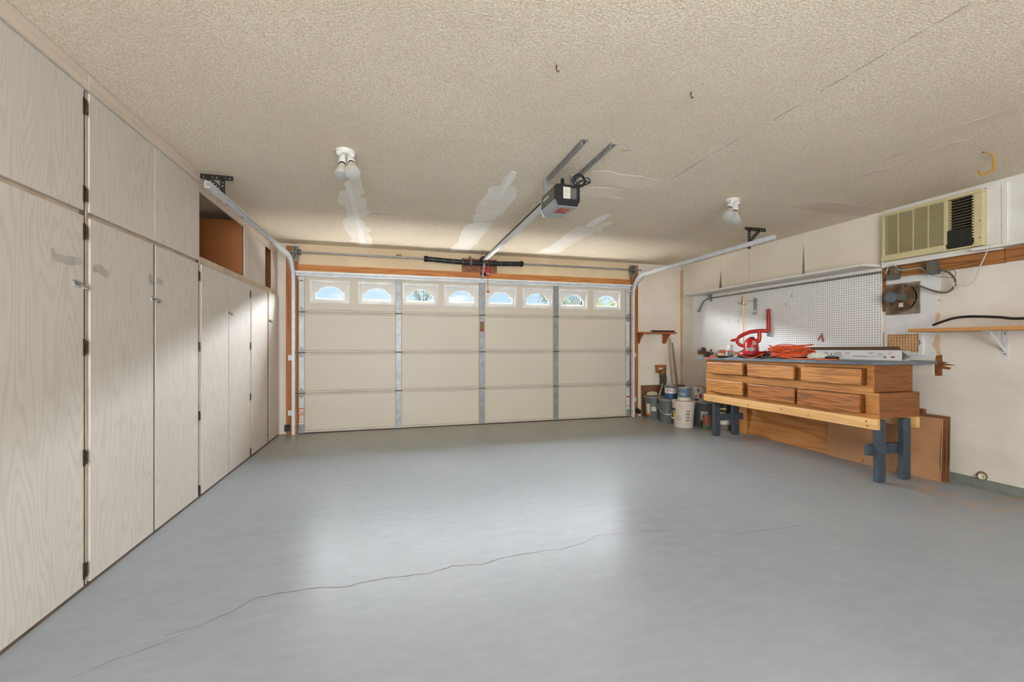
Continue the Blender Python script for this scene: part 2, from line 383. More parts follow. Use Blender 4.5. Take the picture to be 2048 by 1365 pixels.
for x0, x1, z0, z1 in ((-1.35, 1.75, .6, .65), (-1.35, 1.75, 2.25, 2.3), (-1.35, -1.3, .65, 2.25), (1.7, 1.75, .65, 2.25), (.17, .23, .65, 2.25)): fr.box(x0, x1, YB - .1, YB - .03, z0, z1)
win = struct('added_window_1', fr, 'frame', 'wide white framed window added in the back wall for fill light')  # invented window that admits the rear fill light
obj('pane', B(-1.31, 1.71, YB - .068, YB - .062, .64, 2.26), 'glass', win)
struct('baseboard_right', MB().box(4.655, XR, YB, 6.1, 0, .062), 'curb', 'green-grey concrete curb along the right wall')
struct('baseboard_front', MB().box(4.31, 4.655, 6.105, 6.14, 0, .062), 'curb', 'grey concrete curb beside the garage door')
# exposed framing around the garage door
struct('trim_1', MB().box(-1.345, -1.205, 6.092, 6.14, 0, 2.46), 'fir', 'bare fir jamb on the cupboard side of the garage door')
struct('trim_2', MB().box(3.70, 3.835, 6.092, 6.14, 0, 2.46), 'fir', 'bare fir jamb on the workbench side of the garage door')
struct('trim_3', B(-1.205, 3.70, 6.098, 6.14, 2.135, 2.225), 'firx', 'bare fir header strip above the garage door')
struct('trim_4', B(-1.205, 3.70, 6.122, 6.14, 2.225, 2.4975), 'header', 'tan header board above the garage door')
struct('trim_5', B(4.676, XR, 6.085, 6.14, .1, 2.42), 'tear', 'bare wood strip in the far corner')

# ceiling patches, seam and cracks (scraped areas lie just under the popcorn)
def trace(pts, f, ou, ov): return [(ou + x / f, ov + y / f) for x, y in pts]
def cpatch(px, mat, d=.0015, name='scraped_patch'):
    pts = [oZ(u, v, ZC) for u, v in px]
    pts = [Vector((p.x, min(p.y, 6.058), ZC - d)) for p in pts]
    obj(name, MB().prism(pts, (0, 0, d)), mat, ceiling)
def rough_edge(px, amp=1.4, n=4):
    out = []
    for i, a in enumerate(px):
        b = px[(i + 1) % len(px)]
        for k in range(n):
            t = k / n; j = amp if k else 0
            out.append((a[0] + (b[0] - a[0]) * t + random.uniform(-j, j), a[1] + (b[1] - a[1]) * t + random.uniform(-j, j) * .6))
    return out
P1 = trace([(345, 385), (470, 340), (490, 430), (510, 490), (460, 515), (530, 555), (530, 640), (565, 680), (500, 715), (460, 720), (500, 760), (510, 800), (575, 835), (540, 870), (575, 910), (580, 990), (470, 985), (440, 965), (370, 945), (390, 925), (330, 840), (300, 760), (345, 720), (330, 620), (255, 580), (280, 480), (340, 470), (325, 395)], 4.655, 620, 280)
P1b = trace([(318, 400), (375, 375), (400, 480), (430, 620), (465, 760), (500, 860), (525, 985), (470, 985), (430, 800), (395, 640), (360, 510)], 4.655, 620, 280)
P2 = trace([(1870, 290), (1925, 300), (1920, 350), (1880, 390), (1875, 430), (1910, 440), (1930, 480), (1900, 560), (1860, 600), (1800, 680), (1720, 740), (1640, 760), (1600, 772), (1700, 772), (1650, 850), (1590, 910), (1550, 970), (1500, 1010), (1480, 1035), (1310, 1030), (1320, 1000), (1380, 950), (1400, 880), (1440, 800), (1530, 770), (1510, 710), (1560, 680), (1540, 660), (1570, 600), (1610, 540), (1650, 500), (1660, 450), (1700, 435), (1760, 440), (1790, 400), (1780, 380)], 4.655, 620, 280)
P2b = trace([(1880, 295), (1918, 300), (1900, 350), (1780, 540), (1720, 560), (1800, 430)], 4.655, 620, 280)
P3 = trace([(1045, 45), (960, 60), (870, 95), (820, 130), (770, 130), (800, 150), (735, 180), (780, 198), (840, 188), (905, 150), (975, 105)], 5.689, 1040, 420)
P3b = trace([(1050, 135), (960, 140), (880, 185), (810, 215), (720, 190), (650, 195), (560, 250), (480, 310), (400, 370), (350, 410), (240, 460), (180, 490), (330, 495), (250, 545), (160, 585), (230, 570), (350, 498), (440, 490), (530, 430), (640, 370), (680, 340), (800, 285), (860, 250), (935, 250), (925, 215), (1040, 160)], 5.689, 1040, 420)
P4 = trace([(870, 640), (900, 590), (1150, 590), (1300, 640), (1600, 665), (1720, 690), (1860, 750), (1800, 800), (1600, 845), (1400, 830), (980, 770), (1000, 740), (900, 740)], 7.186, 1060, 260)
P5 = trace([(720, 900), (850, 830), (1100, 830), (1280, 860), (1230, 960), (1310, 975), (1320, 1010), (1100, 975), (850, 950), (725, 950)], 7.186, 1060, 260)
P6 = trace([(905, 490), (990, 440), (1270, 315), (1500, 210), (1870, 95), (1965, 50), (1960, 70), (2010, 90), (1700, 200), (1500, 270), (1300, 350), (1040, 455)], 4.0315, 1540, 200)
P7 = trace([(705, 628), (760, 595), (1040, 520), (1250, 430), (1450, 350), (1600, 320), (1490, 380), (1250, 450), (970, 550), (800, 605)], 4.0315, 1540, 200)
P8 = trace([(145, 865), (420, 810), (640, 840), (900, 880), (760, 935), (640, 930)], 4.0315, 1540, 200)
for p, m, d in ((P1, 'patch', .0015), (P1b, 'patch_w', .0022), (P2, 'patch', .0015), (P2b, 'patch_w', .0022), (P3, 'patch_w', .0015), (P3b, 'patch', .0015), (P4, 'patch_t', .0015), (P5, 'patch_t', .0015), (P6, 'patch_d', .0015), (P7, 'patch_d', .0015), (P8, 'patch_d', .0015)):
    cpatch(rough_edge(p, 1.0, 3), m, d)
def crack(pts, wd, mat, parent, nrm, name='crack'):
    """thin dark line; pts in 3d, ribbon of tapered width"""
    n = len(pts); vs = []; nrm = Vector(nrm)
    for i in range(n):
        t = (pts[min(i + 1, n - 1)] - pts[max(i - 1, 0)]).normalized(); s_ = t.cross(nrm).normalized()
        wq = wd * (.35 + .65 * math.sin(PI * (i + .3) / (n - .4))) * random.uniform(.6, 1.2)
        vs += [pts[i] + s_ * wq / 2 + nrm * .0006, pts[i] - s_ * wq / 2 + nrm * .0006]
    fs = [(2 * i, 2 * i + 1, 2 * i + 3, 2 * i + 2) for i in range(n - 1)]
    obj(name, MB().add(vs, fs), mat, parent)
def wiggle(px, n, amp):
    out = []
    for a, b in zip(px[:-1], px[1:]):
        for k in range(n):
            t = k / n; out.append((a[0] + (b[0] - a[0]) * t + random.uniform(-amp, amp) * .6, a[1] + (b[1] - a[1]) * t + random.uniform(-amp, amp)))
    return out + [px[-1]]
crack([oZ(u, v, 0) for u, v in wiggle([(330, 1273), (400, 1253), (455, 1228), (512, 1197), (545, 1190), (610, 1180), (700, 1173), (760, 1159), (800, 1155), (860, 1147), (905, 1133), (960, 1130), (1015, 1115), (1080, 1104), (1125, 1098), (1170, 1087), (1192, 1073), (1265, 1065)], 4, 1.3)], .006, 'crack', floor, (0, 0, 1))
crack([oZ(u, v, 0) for u, v in wiggle([(1280, 1064), (1330, 1062), (1345, 1060)], 4, 1)], .003, 'crack', floor, (0, 0, 1))
crack([oZ(u, v, 0) for u, v in wiggle([(1385, 1062), (1450, 1064), (1480, 1068), (1520, 1063), (1580, 1055), (1632, 1045)], 4, 1)], .003, 'crack', floor, (0, 0, 1))
crack([oZ(u, v, 0) for u, v in wiggle([(130, 1363), (230, 1320), (320, 1290), (395, 1256)], 4, 1)], .0025, 'crack', floor, (0, 0, 1))
for a, b in (((1340, 360), (1418, 312)), ((1425, 308), (1480, 276)), ((1545, 241), (1600, 208)), ((1640, 184), (1700, 149)), ((1705, 146), (1775, 104)), ((1780, 101), (1860, 54)), ((1870, 48), (1945, 4))):
    crack([oZ(u, v, ZC) for u, v in wiggle([a, b], 5, .8)], .005, 'crackc', ceiling, (0, 0, -1))
for a, b in (((742, 427), (800, 431)), ((1100, 365), (1140, 368)), ((1240, 301), (1262, 300))):
    crack([oZ(u, v, ZC) for u, v in wiggle([a, b], 5, .8)], .008, 'crackc', ceiling, (0, 0, -1))

# ================================================================== GARAGE DOOR
S = .5335; X0, X1 = -1.2, 3.69
gd = bpy.data.objects.new('door_1', None); COL.objects.link(gd); gd.location = (1.245, 6.115, 0); OFF[gd.name] = Vector(gd.location)
gd['kind'] = 'structure'; gd['label'] = 'closed cream four-section garage door with a row of arched windows'
ST = [(-1.2, -1.125, 'e'), (.028, .106, 'm'), (1.203, 1.292, 'm'), (2.362, 2.448, 'm'), (3.605, 3.69, 'e')]
WIN = [(-1.046, -.590), (-.443, .009), (.141, .596), (.716, 1.178), (1.315, 1.758), (1.891, 2.340), (2.471, 2.926), (3.055, 3.505)]
WZ0, WZ1 = 1.742, 2.010
for k in range(4):
    z0, z1 = k * S + (.012 if k == 0 else 0), (k + 1) * S
    sec = MB()
    if k < 3: sec.box(X0, X1, 6.108, 6.14, z0, z1)
    else:
        xs = [X0] + [x for w_ in WIN for x in w_] + [X1]
        for i in range(0, len(xs), 2): sec.box(xs[i], xs[i + 1], 6.108, 6.14, z0, z1)
        for a, b in WIN: sec.box(a, b, 6.108, 6.14, z0, WZ0).box(a, b, 6.108, 6.14, WZ1, z1)
    so = obj('section', sec, 'door_r', gd)
    for i in range(4):
        a, b = ST[i][1] + .004, ST[i + 1][0] - .004
        p = MB()
        if k < 3: p.box(a, b, 6.102, 6.108, z0 + .034, z1 - .030)
        else:
            ws = [w_ for w_ in WIN if a < w_[0] < b]; zz0, zz1 = z0 + .034, z1 - .03
            xs = [a] + [x for w_ in ws for x in w_] + [b]
            for j in range(0, len(xs), 2): p.box(xs[j], xs[j + 1], 6.102, 6.108, zz0, zz1)
            for w_ in ws: p.box(w_[0], w_[1], 6.102, 6.108, zz0, WZ0).box(w_[0], w_[1], 6.102, 6.108, WZ1, zz1)
        obj('panel', p, 'door', so, bevel=.002 if k < 3 else 0)
    obj('rail', B(X0, X1, 6.094, 6.108, z0, z0 + .030), 'door_r', so, bevel=.006)
    obj('rail', B(X0, X1, 6.098, 6.108, z1 - .026, z1 - .003), 'door_r', so, bevel=.004)
    for a, b, t in ST:
        st = MB().box(a + .006, b - .006, 6.088, 6.094, z0, z1 - .002)
        # rows of punched holes
        obj('stile', st, 'whmetal' if t == 'e' else 'galv', so)
        if t == 'e' or k in (0, 2):
            h = MB(); cx = (a + b) / 2
            for zz in ([z0 + .08 + j * .035 for j in range(11) if j % 4 != 3] if t == 'e' else [z0 + .2, z0 + .225]):
                for dx in (-.008, .008): h.lathe([(.0028, 0), (.0028, .001)], (cx + dx, 6.0885, zz), 6, (0, -1, 0))
            obj('hole', h, 'ink', so)['kind'] = 'stuff'
for k in range(1, 4):
    for a, b, t in ST:
        cx = (a + b) / 2; z = k * S
        h = MB().prism([(cx - .036, 6.088, z + .012), (cx + .036, 6.088, z + .012), (cx + .03, 6.088, z + .04), (cx, 6.088, z + .075), (cx - .03, 6.088, z + .04)], (0, -.004, 0))
        h.prism([(cx - .036, 6.088, z - .012), (cx + .036, 6.088, z - .012), (cx + .03, 6.088, z - .04), (cx, 6.088, z - .075), (cx - .03, 6.088, z - .04)], (0, -.004, 0))
        hh = obj('hinge', h, 'galv', gd)
        obj('pin', MB().tube([(cx - .05, 6.078, z), (cx + .05, 6.078, z)], .009, 8), 'oldbrass', hh, smooth=True)
for a, sgn in ((-1.2, -1), (3.69, 1)):
    for z in (.1, S, 2 * S, 3 * S, 2.0):
        obj('roller', MB().tube([(a - sgn * .02, 6.07, z), (a + sgn * .05, 6.07, z)], .006, 6).lathe([(.022, 0), (.022, .012)], (a + sgn * .045, 6.07, z), 12, (sgn, 0, 0)), 'oldbrass', gd, smooth=True)
    cx = a - sgn * .04
    bb = obj('bottom_bracket', B(cx - .036, cx + .036, 6.076, 6.088, .012, .13), 'galv', gd, bevel=.002)
    obj('bolt', MB().lathe([(.006, 0), (.006, .004)], (cx - .018, 6.076, .05), 6, (0, -1, 0)).lathe([(.006, 0), (.006, .004)], (cx + .018, 6.076, .05), 6, (0, -1, 0)).lathe([(.006, 0), (.006, .004)], (cx, 6.076, .09), 6, (0, -1, 0)), 'redd', bb)
    if sgn < 0:
        for z0, z1 in ((.15, .26), (.275, .34)):
            o = obj('warning_sticker', B(cx - .034, cx + .034, 6.086, 6.0878, z0, z1), 'orangep', gd); obj('print', B(cx - .028, cx + .028, 6.0853, 6.086, z0 + .006, z1 - .014), 'paper', o)
    else:
        o = obj('warning_sticker', B(cx - .03, cx + .03, 6.086, 6.0878, .17, .34), 'paper', gd)
        obj('print', MB().box(cx - .03, cx + .03, 6.0853, 6.086, .32, .34).box(cx - .03, cx + .03, 6.0853, 6.086, .17, .18), 'redp', o)
    tb = MB().box(cx - .04, cx + .04, 6.06, 6.088, 2.035, 2.05).beam((cx - .03, 6.07, 2.03), (cx + .03, 6.07, 1.985), .02, .012, (0, 1, 0)).beam((cx + .03, 6.07, 2.03), (cx - .02, 6.07, 1.985), .02, .012, (0, 1, 0))
    obj('top_bracket', tb, 'whmetal', gd)
# top strut
obj('strut', MB().box(X0 - .03, X1 + .01, 6.0503, 6.0847, 2.128, 2.1335).box(X0 - .03, X1 + .01, 6.045, 6.05, 2.105, 2.134).box(X0 - .03, X1 + .01, 6.085, 6.09, 2.07, 2.134).box(X0 - .03, X1 + .01, 6.052, 6.0847, 2.0705, 2.076), 'galvl', gd, bevel=.002)
# lift handle, stickers on the middle stile
hd = MB().box(1.238, 1.258, 6.07, 6.088, .10, .115).box(1.238, 1.258, 6.07, 6.088, .205, .22)
hd.tube([(1.248, 6.074, .10), (1.248, 6.055, .12), (1.248, 6.052, .16), (1.248, 6.055, .2), (1.248, 6.074, .22)], .008, 8)
obj('lift_handle', hd, 'chrome', gd, smooth=True)
s1 = obj('warning_sticker', B(1.219, 1.277, 6.086, 6.0878, 1.36, 1.505), 'gold', gd)
obj('print', MB().box(1.219, 1.277, 6.0853, 6.086, 1.49, 1.505).box(1.219, 1.277, 6.0853, 6.086, 1.36, 1.40), 'redp', s1)
obj('weather_seal', B(X0, X1, 6.095, 6.135, 0, .0118), 'blackc', gd)
for a, b in WIN:
    f = MB(); t, cz0, cz1 = .02, WZ0, WZ1
    for bx in ((a - .018, b + .018, 6.094, 6.1015, cz1, cz1 + .018), (a - .018, b + .018, 6.094, 6.1015, cz0 - .018, cz0), (a - .018, a, 6.094, 6.1015, cz0, cz1), (b, b + .018, 6.094, 6.1015, cz0, cz1),
               (a, b, 6.094, 6.14, cz1 - .008, cz1), (a, b, 6.094, 6.14, cz0, cz0 + .008), (a, a + .008, 6.094, 6.14, cz0 + .008, cz1 - .008), (b - .008, b, 6.094, 6.14, cz0 + .008, cz1 - .008)): f.box(*bx)
    wo = obj('window', f, 'frame', gd)
    obj('pane', B(a + .008, b - .008, 6.12, 6.124, cz0 + .008, cz1 - .008), 'glass', wo)
    # snap-in insert with arched cut-out
    cx = (a + b) / 2; zb, zs, zt = WZ0 + .043, WZ0 + .122, WZ0 + .207; hw, ha = .178, .142
    pr = [(cx - hw, zb), (cx - hw, zs)] + [(cx - ha * math.cos(PI * i / 16), zs + (zt - zs) * math.sin(PI * i / 16)) for i in range(17)] + [(cx + hw, zs), (cx + hw, zb)]
    L, R_, T, Bt = a + .008, b - .008, cz1 - .008, cz0 + .008
    vs, fs = [], []
    ins = MB().box(L, R_, 6.127, 6.135, Bt, zb).box(L, cx - hw, 6.127, 6.135, zb, T).box(cx + hw, R_, 6.127, 6.135, zb, T)
    q = pr[1:-1]
    for (xa, za), (xb, zb_) in zip(q[:-1], q[1:]):
        if abs(xb - xa) < 1e-6: continue
        ins.add([(xa, 6.127, za), (xb, 6.127, zb_), (xb, 6.127, T), (xa, 6.127, T), (xa, 6.135, za), (xb, 6.135, zb_), (xb, 6.135, T), (xa, 6.135, T)],
                [(0, 1, 2, 3), (7, 6, 5, 4), (0, 4, 5, 1), (3, 2, 6, 7)])
    obj('arched_insert', ins, 'insert', wo)
    tr = MB().tube([(x, 6.126, z) for x, z in pr] + [(cx - hw, 6.126, zb)], .0035, 4)
    obj('arch_trim', tr, 'frame', wo)
    sc = MB()
    for xx in (a + .01, cx, b - .01):
        for zz in (cz0 - .009, cz1 + .009): sc.lathe([(.003, 0), (.003, .0015)], (xx, 6.094, zz), 6, (0, -1, 0))
    obj('screw', sc, 'greyink', wo)['kind'] = 'stuff'

# tracks
def track(X, sgn, yend, zh, label):
    t = thing('door_track', label, 'track', (X, 6.06, 0), 'garage door tracks')
    r = .30; yv = 6.07
    path = [(yv, 0.0), (yv, 1.0), (yv, zh - r)] + [(yv - r + r * math.cos(a), zh - r + r * math.sin(a)) for a in [PI / 2 * i / 10 for i in range(1, 11)]] + [(yend, zh + .01)]
    w_ = .017 * sgn; e = .003
    prof = [(-w_, -.019), (-w_, -.022), (w_, -.022), (w_, .022), (-w_, .022), (-w_, .017), (-w_ * .8, .017), (-w_ * .8, .019), (w_ - e * sgn, .019), (w_ - e * sgn, -.019)]
    obj('channel', MB().sweepYZ(X, path, prof), 'galvl', t, smooth=False)
    bl = MB()
    for y in (yend + .35, yend + .7, yend + 1.1, yend + 1.6): bl.lathe([(.006, 0), (.006, .004)], (X - sgn * .0, y, zh - .02), 6, (0, 0, -1))
    obj('bolt', bl, 'ink', t)['kind'] = 'stuff'
    for z in (.28, 1.0):
        obj('jamb_bracket', MB().box(min(X + sgn * .02, X + sgn * .07), max(X + sgn * .02, X + sgn * .07), 6.088, 6.092, z - .035, z + .035).box(X + sgn * .02 - .002, X + sgn * .02 + .002, 6.06, 6.09, z - .035, z + .035), 'whmetal', t)
    obj('support_strap', MB().beam((X + sgn * .02, 6.09, 2.06), (X + sgn * .02, 5.72, zh + .02), .003, .03), 'galv', t)
track(-1.250, -1, 3.42, 2.284, 'galvanised door track curving up beside the tall cupboards')
track(3.728, 1, 3.43, 2.258, 'galvanised door track curving up beside the workbench wall')

def ladder(mb, p0, p1, wd, nrm, n):
    """perforated strap: rails and rungs leaving square holes"""
    p0, p1, nrm = Vector(p0), Vector(p1), Vector(nrm); d = p1 - p0; s_ = d.normalized().cross(nrm).normalized()
    for k in (-1, 1): mb.beam(p0 + s_ * k * wd * .36, p1 + s_ * k * wd * .36, wd * .30, .003, nrm)
    for i in range(n + 1):
        c = p0 + d * (i / n); mb.beam(c - d.normalized() * (d.length / n * .30), c + d.normalized() * (d.length / n * .30), wd * .98, .0023, nrm)
def hanger(xs, xv, xd, y, zb, label):
    t = thing('track_hanger', label, 'bracket', (xv, y, ZC), 'perforated track hangers')
    m = MB(); ladder(m, (xs[0], y, ZC - .02), (xs[1], y, ZC - .02), .036, (0, 1, 0), 7); m.box(xs[0], xs[1], y, y + .034, ZC - .003, ZC)
    obj('ceiling_angle', m, 'blackm', t)
    m = MB(); ladder(m, (xv, y - .004, ZC - .02), (xv, y - .004, zb), .034, (0, 1, 0), 7)
    obj('drop_strap', m, 'blackm', t)
    m = MB(); ladder(m, (xd, y - .008, ZC - .03), (xv, y - .008, zb + .07), .034, (0, 1, 0), 6)
    obj('diagonal_strap', m, 'blackm', t)
hanger((-1.43, -1.222), -1.285, -1.385, 3.80, 2.30, 'black perforated hanger fixed to the ceiling next to the open cupboard cubby')
hanger((3.825, 4.085), 3.862, 4.0, 3.885, 2.262, 'black perforated hanger fixed to the ceiling next to the bare bulb fixture')

# torsion shaft and spring
tt = thing('torsion_spring', 'black torsion spring on a long steel shaft above the garage door', 'spring', (1.25, 6.05, 2.37))
obj('shaft', MB().tube([(-1.33, 6.03, 2.372), (3.86, 6.03, 2.372)], .0125, 10), 'galv', tt, smooth=True)
cl = MB(); n = 30
sp_path = [(.44 + 1.39 * i / n, 6.03, 2.372 - .022 * math.sin(PI * i / n)) for i in range(n + 1)]
obj('coil', MB().tube(sp_path, .034, 14), 'spring', tt, smooth=True)
st = MB()
for i in range(2, 29, 3):
    c = Vector(sp_path[i]); q = []
    for k in range(9):
        a = -PI * .1 + PI * .9 * k / 8; q.append(c + Vector((-.02 + .04 * k / 8, -math.sin(a) * .0345 - .0002, math.cos(a) * .0345)))
    st.tube(q, .0022, 4)
obj('paint_stripe', st, 'stripe', tt)['kind'] = 'stuff'
for x, sg in ((.44, -1), (1.83, 1)): obj('cone', MB().lathe([(.034, -.02), (.042, -.01), (.042, .01), (.03, .03)], (x, 6.03, 2.372), 16, (sg, 0, 0)), 'blackm', tt, smooth=True)
obj('centre_bracket', MB().box(1.06, 1.075, 5.99, 6.1, 2.30, 2.44).box(1.05, 1.085, 6.095, 6.1, 2.26, 2.45), 'oldbrass', tt, bevel=.003)
for x in (-1.235, 3.725):
    obj('end_bearing', MB().box(x - .005, x + .005, 5.99, 6.1, 2.30, 2.44).box(x - .04, x + .04, 6.085, 6.092, 2.26, 2.46), 'conduit', tt)
    obj('cable_drum', MB().lathe([(.038, -.02), (.038, -.015), (.03, -.013), (.03, .01), (.04, .013), (.04, .02)], (x + (.055 if x < 0 else -.055), 6.03, 2.372), 18, (1, 0, 0)), 'graym', tt, smooth=True)
for x in (-1.185, 3.675):
    obj('cable', MB().tube([(x, 6.075, 2.36), (x, 6.08, .1)], .0018, 4), 'galv', tt)
pl = tag(obj('mounting_plate', B(.955, 1.475, 6.10, 6.1215, 2.205, 2.425), 'osb', at=(1.2, 6.11, 2.2), bevel=.003), 'reddish stained plywood plate behind the torsion spring', 'plywood plate')
ws = MB().prism([oY(u, v, 6.098) for u, v in ((961, 534), (981, 536), (981, 552), (961, 551))], (0, .0015, 0))
wst = tag(obj('warning_sign', ws, 'redp', at=tuple(oY(961, 551, 6.098))), 'small red warning sticker on the plywood plate', 'sticker')
obj('print', MB().prism([oY(u, v, 6.0975) for u, v in ((963, 540), (970, 541), (970, 543.5), (963, 542.5))], (0, -.0008, 0)).prism([oY(u, v, 6.0975) for u, v in ((972, 546), (979, 546.5), (979, 549.5), (972, 549))], (0, -.0008, 0)), 'paper', wst)
for px in ((797, 511),):
    c = oY(797, 511, 6.115); m = MB()
    for k in range(5): m.beam(c + Vector((-.03 + .015 * k, 0, -.01)), c + Vector((-.03 + .015 * k + .008, -.004, .012)), .006, .006)
    tag(obj('bolt_cluster', m, 'blackm', at=tuple(c)), 'small dark bolts in the header board', 'bolts')

# ================================================================== OPENER
XO = 1.246
op = thing('garage_opener', 'black garage door opener hung under the ceiling with its long rail', 'garage opener', (XO, 3.08, 2.2))
hw, yn, yf, zb, zt = .10, 2.92, 3.235, 2.205, 2.365
sh = [(-hw + .022, zb), (hw - .022, zb), (hw, zb + .045), (hw, zt - .01), (hw - .02, zt), (-hw + .02, zt), (-hw, zt - .01), (-hw, zb + .045)]
hs = obj('housing', MB().prism([(XO + a, yn, b) for a, b in sh], (0, yf - yn - .02, 0)), 'black', op, bevel=.004)
fs_ = [(a * 1.03, (b - 2.28) * 1.04 + 2.28) for a, b in sh]
obj('front_cover', MB().prism([(XO + a, yf - .02, b) for a, b in fs_], (0, .02, 0)), 'whmetal', op, bevel=.003)
for xa in (XO - hw - .0025, XO + hw): obj('side_cover', B(xa, xa + .0025, yn + .02, yf - .02, zb + .05, zt - .012), 'graym', op)
obj('light_lens', MB().box(XO - hw + .024, XO + hw - .024, yn + .004, yf - .022, zb - .004, zb).prism([(XO - hw - .001, yn + .004, zb + .045), (XO - hw + .021, yn + .004, zb), (XO - hw + .024, yn + .004, zb - .003), (XO - hw - .004, yn + .004, zb + .045)], (0, yf - yn - .03, 0)), 'lgray', op)
obj('brand_strip', B(XO - hw - .0038, XO - hw - .0025, yn + .13, yn + .24, zb + .10, zb + .112), 'frame', op)
sk = obj('warning_sticker', B(XO - .045, XO + .04, yn + .05, yn + .17, zb - .0052, zb - .004), 'redd', op); obj('print', B(XO - .01, XO + .03, yn + .06, yn + .12, zb - .006, zb - .0052), 'orangep', sk)
lb = obj('rating_label', B(XO - .035, XO + .022, yn - .0015, yn, zb + .055, zt - .02), 'paper', op)
m = MB()
for i in range(6): m.box(XO - .033, XO + .02 - (i % 3) * .012, yn - .0025, yn - .0015, zb + .063 + i * .013, zb + .066 + i * .013)
obj('print', m, 'greyink', lb)
obj('rating_label', B(XO + .026, XO + .072, yn - .0015, yn, zb + .055, zt - .025), 'graym', op)
# rail
rl = obj('rail', MB().box(XO - .02, XO + .02, yf, 5.93, 2.355, 2.361).box(XO - .02, XO - .015, yf, 5.93, 2.361, 2.40).box(XO + .015, XO + .02, yf, 5.93, 2.361, 2.40).box(XO - .02, XO + .02, yf, 5.93, 2.396, 2.40), 'galvl', op)
obj('rail_side_strip', B(XO - .027, XO - .0215, yf, 5.9, 2.386, 2.398), 'blackm', op)  # dark strip along the rail's left side
obj('header_bracket', MB().box(XO - .035, XO + .035, 5.90, 6.10, 2.416, 2.426).box(XO - .035, XO - .028, 5.90, 5.985, 2.335, 2.416).box(XO + .028, XO + .035, 5.90, 5.985, 2.335, 2.416).lathe([(.028, -.02), (.028, .02)], (XO, 5.955, 2.378), 14, (1, 0, 0)), 'blackm', op)
obj('trolley', MB().box(XO - .025, XO + .025, 5.80, 5.88, 2.325, 2.3545), 'black', op, bevel=.004)
obj('door_arm', MB().beam((XO, 5.9, 2.34), (XO - .005, 6.05, 2.12), .006, .03, (1, 0, 0)), 'galv', op)
rc = obj('release_cord', MB().tube([(XO + .045, 5.86, 2.34), (XO + .045, 5.87, 2.25), (XO + .042, 5.88, 1.93)], .004, 6), 'redp', op)
obj('cord_grip', MB().box(XO + .018, XO + .066, 5.87, 5.89, 1.912, 1.93), 'redp', rc, bevel=.004)
# hangers on the ceiling
def angle_on_ceiling(x, ya, yb, parent):
    m = MB().box(x - .022, x + .022, ya, yb, ZC - .0045, ZC).box(x - .022, x - .018, ya, yb, ZC - .04, ZC)
    o = obj('ceiling_angle', m, 'galv', parent)
    h = MB()
    for i in range(16): h.box(x - .0235, x - .022, ya + .03 + i * .038, ya + .044 + i * .038, ZC - .026, ZC - .018)
    obj('slot', h, 'ink', o)['kind'] = 'stuff'
    obj('lag_bolt', MB().lathe([(.008, 0), (.008, .006)], (x, ya + .03, ZC - .0105), 6), 'rust', o)
angle_on_ceiling(1.19, 2.50, 3.20, op); angle_on_ceiling(1.395, 2.50, 3.13, op)
for x, y in ((1.165, 3.19), (1.335, 3.05)):
    obj('drop_strap', MB().box(x - .002, x + .002, y - .018, y + .018, zt - .04, ZC - .004).box(x - .012, x + .012, y - .02, y - .018, zt - .03, ZC - .005), 'galv', op)
obj('antenna_knob', MB().lathe([(.02, 0), (.014, .02), (.014, .05), (.01, .06)], (1.225, 2.97, zt), 12), 'black', op, smooth=True)
cd = []
for i in range(60):
    a = 2 * PI * i / 20; k = i / 60
    cd.append((1.335 + .045 * math.cos(a) + .02 * k, 2.93 + .02 * math.sin(a * .5), 2.415 + .04 * math.sin(a) - .01 * k))
obj('power_cord', MB().tube([(1.30, 2.99, zt)] + cd, .0048, 6), 'blackc', op, smooth=True)
cd = [(1.39 + .035 * math.cos(2 * PI * i / 18) + .03 * math.sin(2 * PI * i / 36), 2.92, 2.40 + .018 * math.sin(2 * PI * i / 18) + .015 * math.sin(2 * PI * i / 36)) for i in range(37)]
obj('cord_bundle', MB().tube(cd, .0045, 6), 'blackc', op, smooth=True)

# ================================================================== CEILING LIGHTS
def flood(t, base, tip, r, mats=('bulbs', 'bulb')):
    base, tip = Vector(base), Vector(tip); d = (tip - base); L = d.length
    sk = obj('lamp_socket', MB().lathe([(.02, 0), (.024, .01), (.026, L * .38), (.022, L * .40)], base, 18, d), 'porcelain', t, smooth=True)
    obj('socket_ring', MB().lathe([(.0225, L * .40), (.0225, L * .46)], base, 18, d), 'blackc', sk, smooth=True)
    bo = obj('flood_bulb', MB().lathe([(.02, L * .45), (.024, L * .52), (r * .8, L * .78), (r, L * .93), (r, L * .96)], base, 22, d), mats[0], t, smooth=True)
    obj('bulb_face', MB().lathe([(r * .985, L * .955), (r * .9, L * 1.0), (r * .5, L * 1.03), (.001, L * 1.04)], base, 22, d), mats[1], bo, smooth=True)
def fixture(c, b1, b2, label, cov):
    t = thing('ceiling_light', label, 'ceiling light', (c[0], c[1], ZC), 'twin flood lights')
    obj('canopy', MB().lathe([(.001, -.03), (.05, -.028), (.062, -.012), (.065, 0)], (c[0], c[1], ZC), 26), 'porcelain', t, smooth=True)
    for off in ((-.05, -.02), (.055, 0)):
        obj('knuckle', MB().lathe([(.012, 0), (.02, .012), (.018, .03), (.01, .038)], (c[0] + off[0] * .6, c[1] + off[1], ZC - .02), 14, (off[0], -.1, -.05)), 'porcelain', t, smooth=True)
    flood(t, (c[0] - .02, c[1], ZC - .03), b1, .052)
    flood(t, (c[0] + .03, c[1], ZC - .03), b2, .052)
fixture((-.315, 3.10), oY(684, 352, 3.04), oY(705, 347, 2.98), 'white twin flood light near the tall cupboards, bulbs unlit', 0)
fixture((2.985, 3.19), oY(1457, 434, 3.05), oY(1470, 446, 3.12), 'white twin flood light near the workbench wall, bulbs unlit', 0)
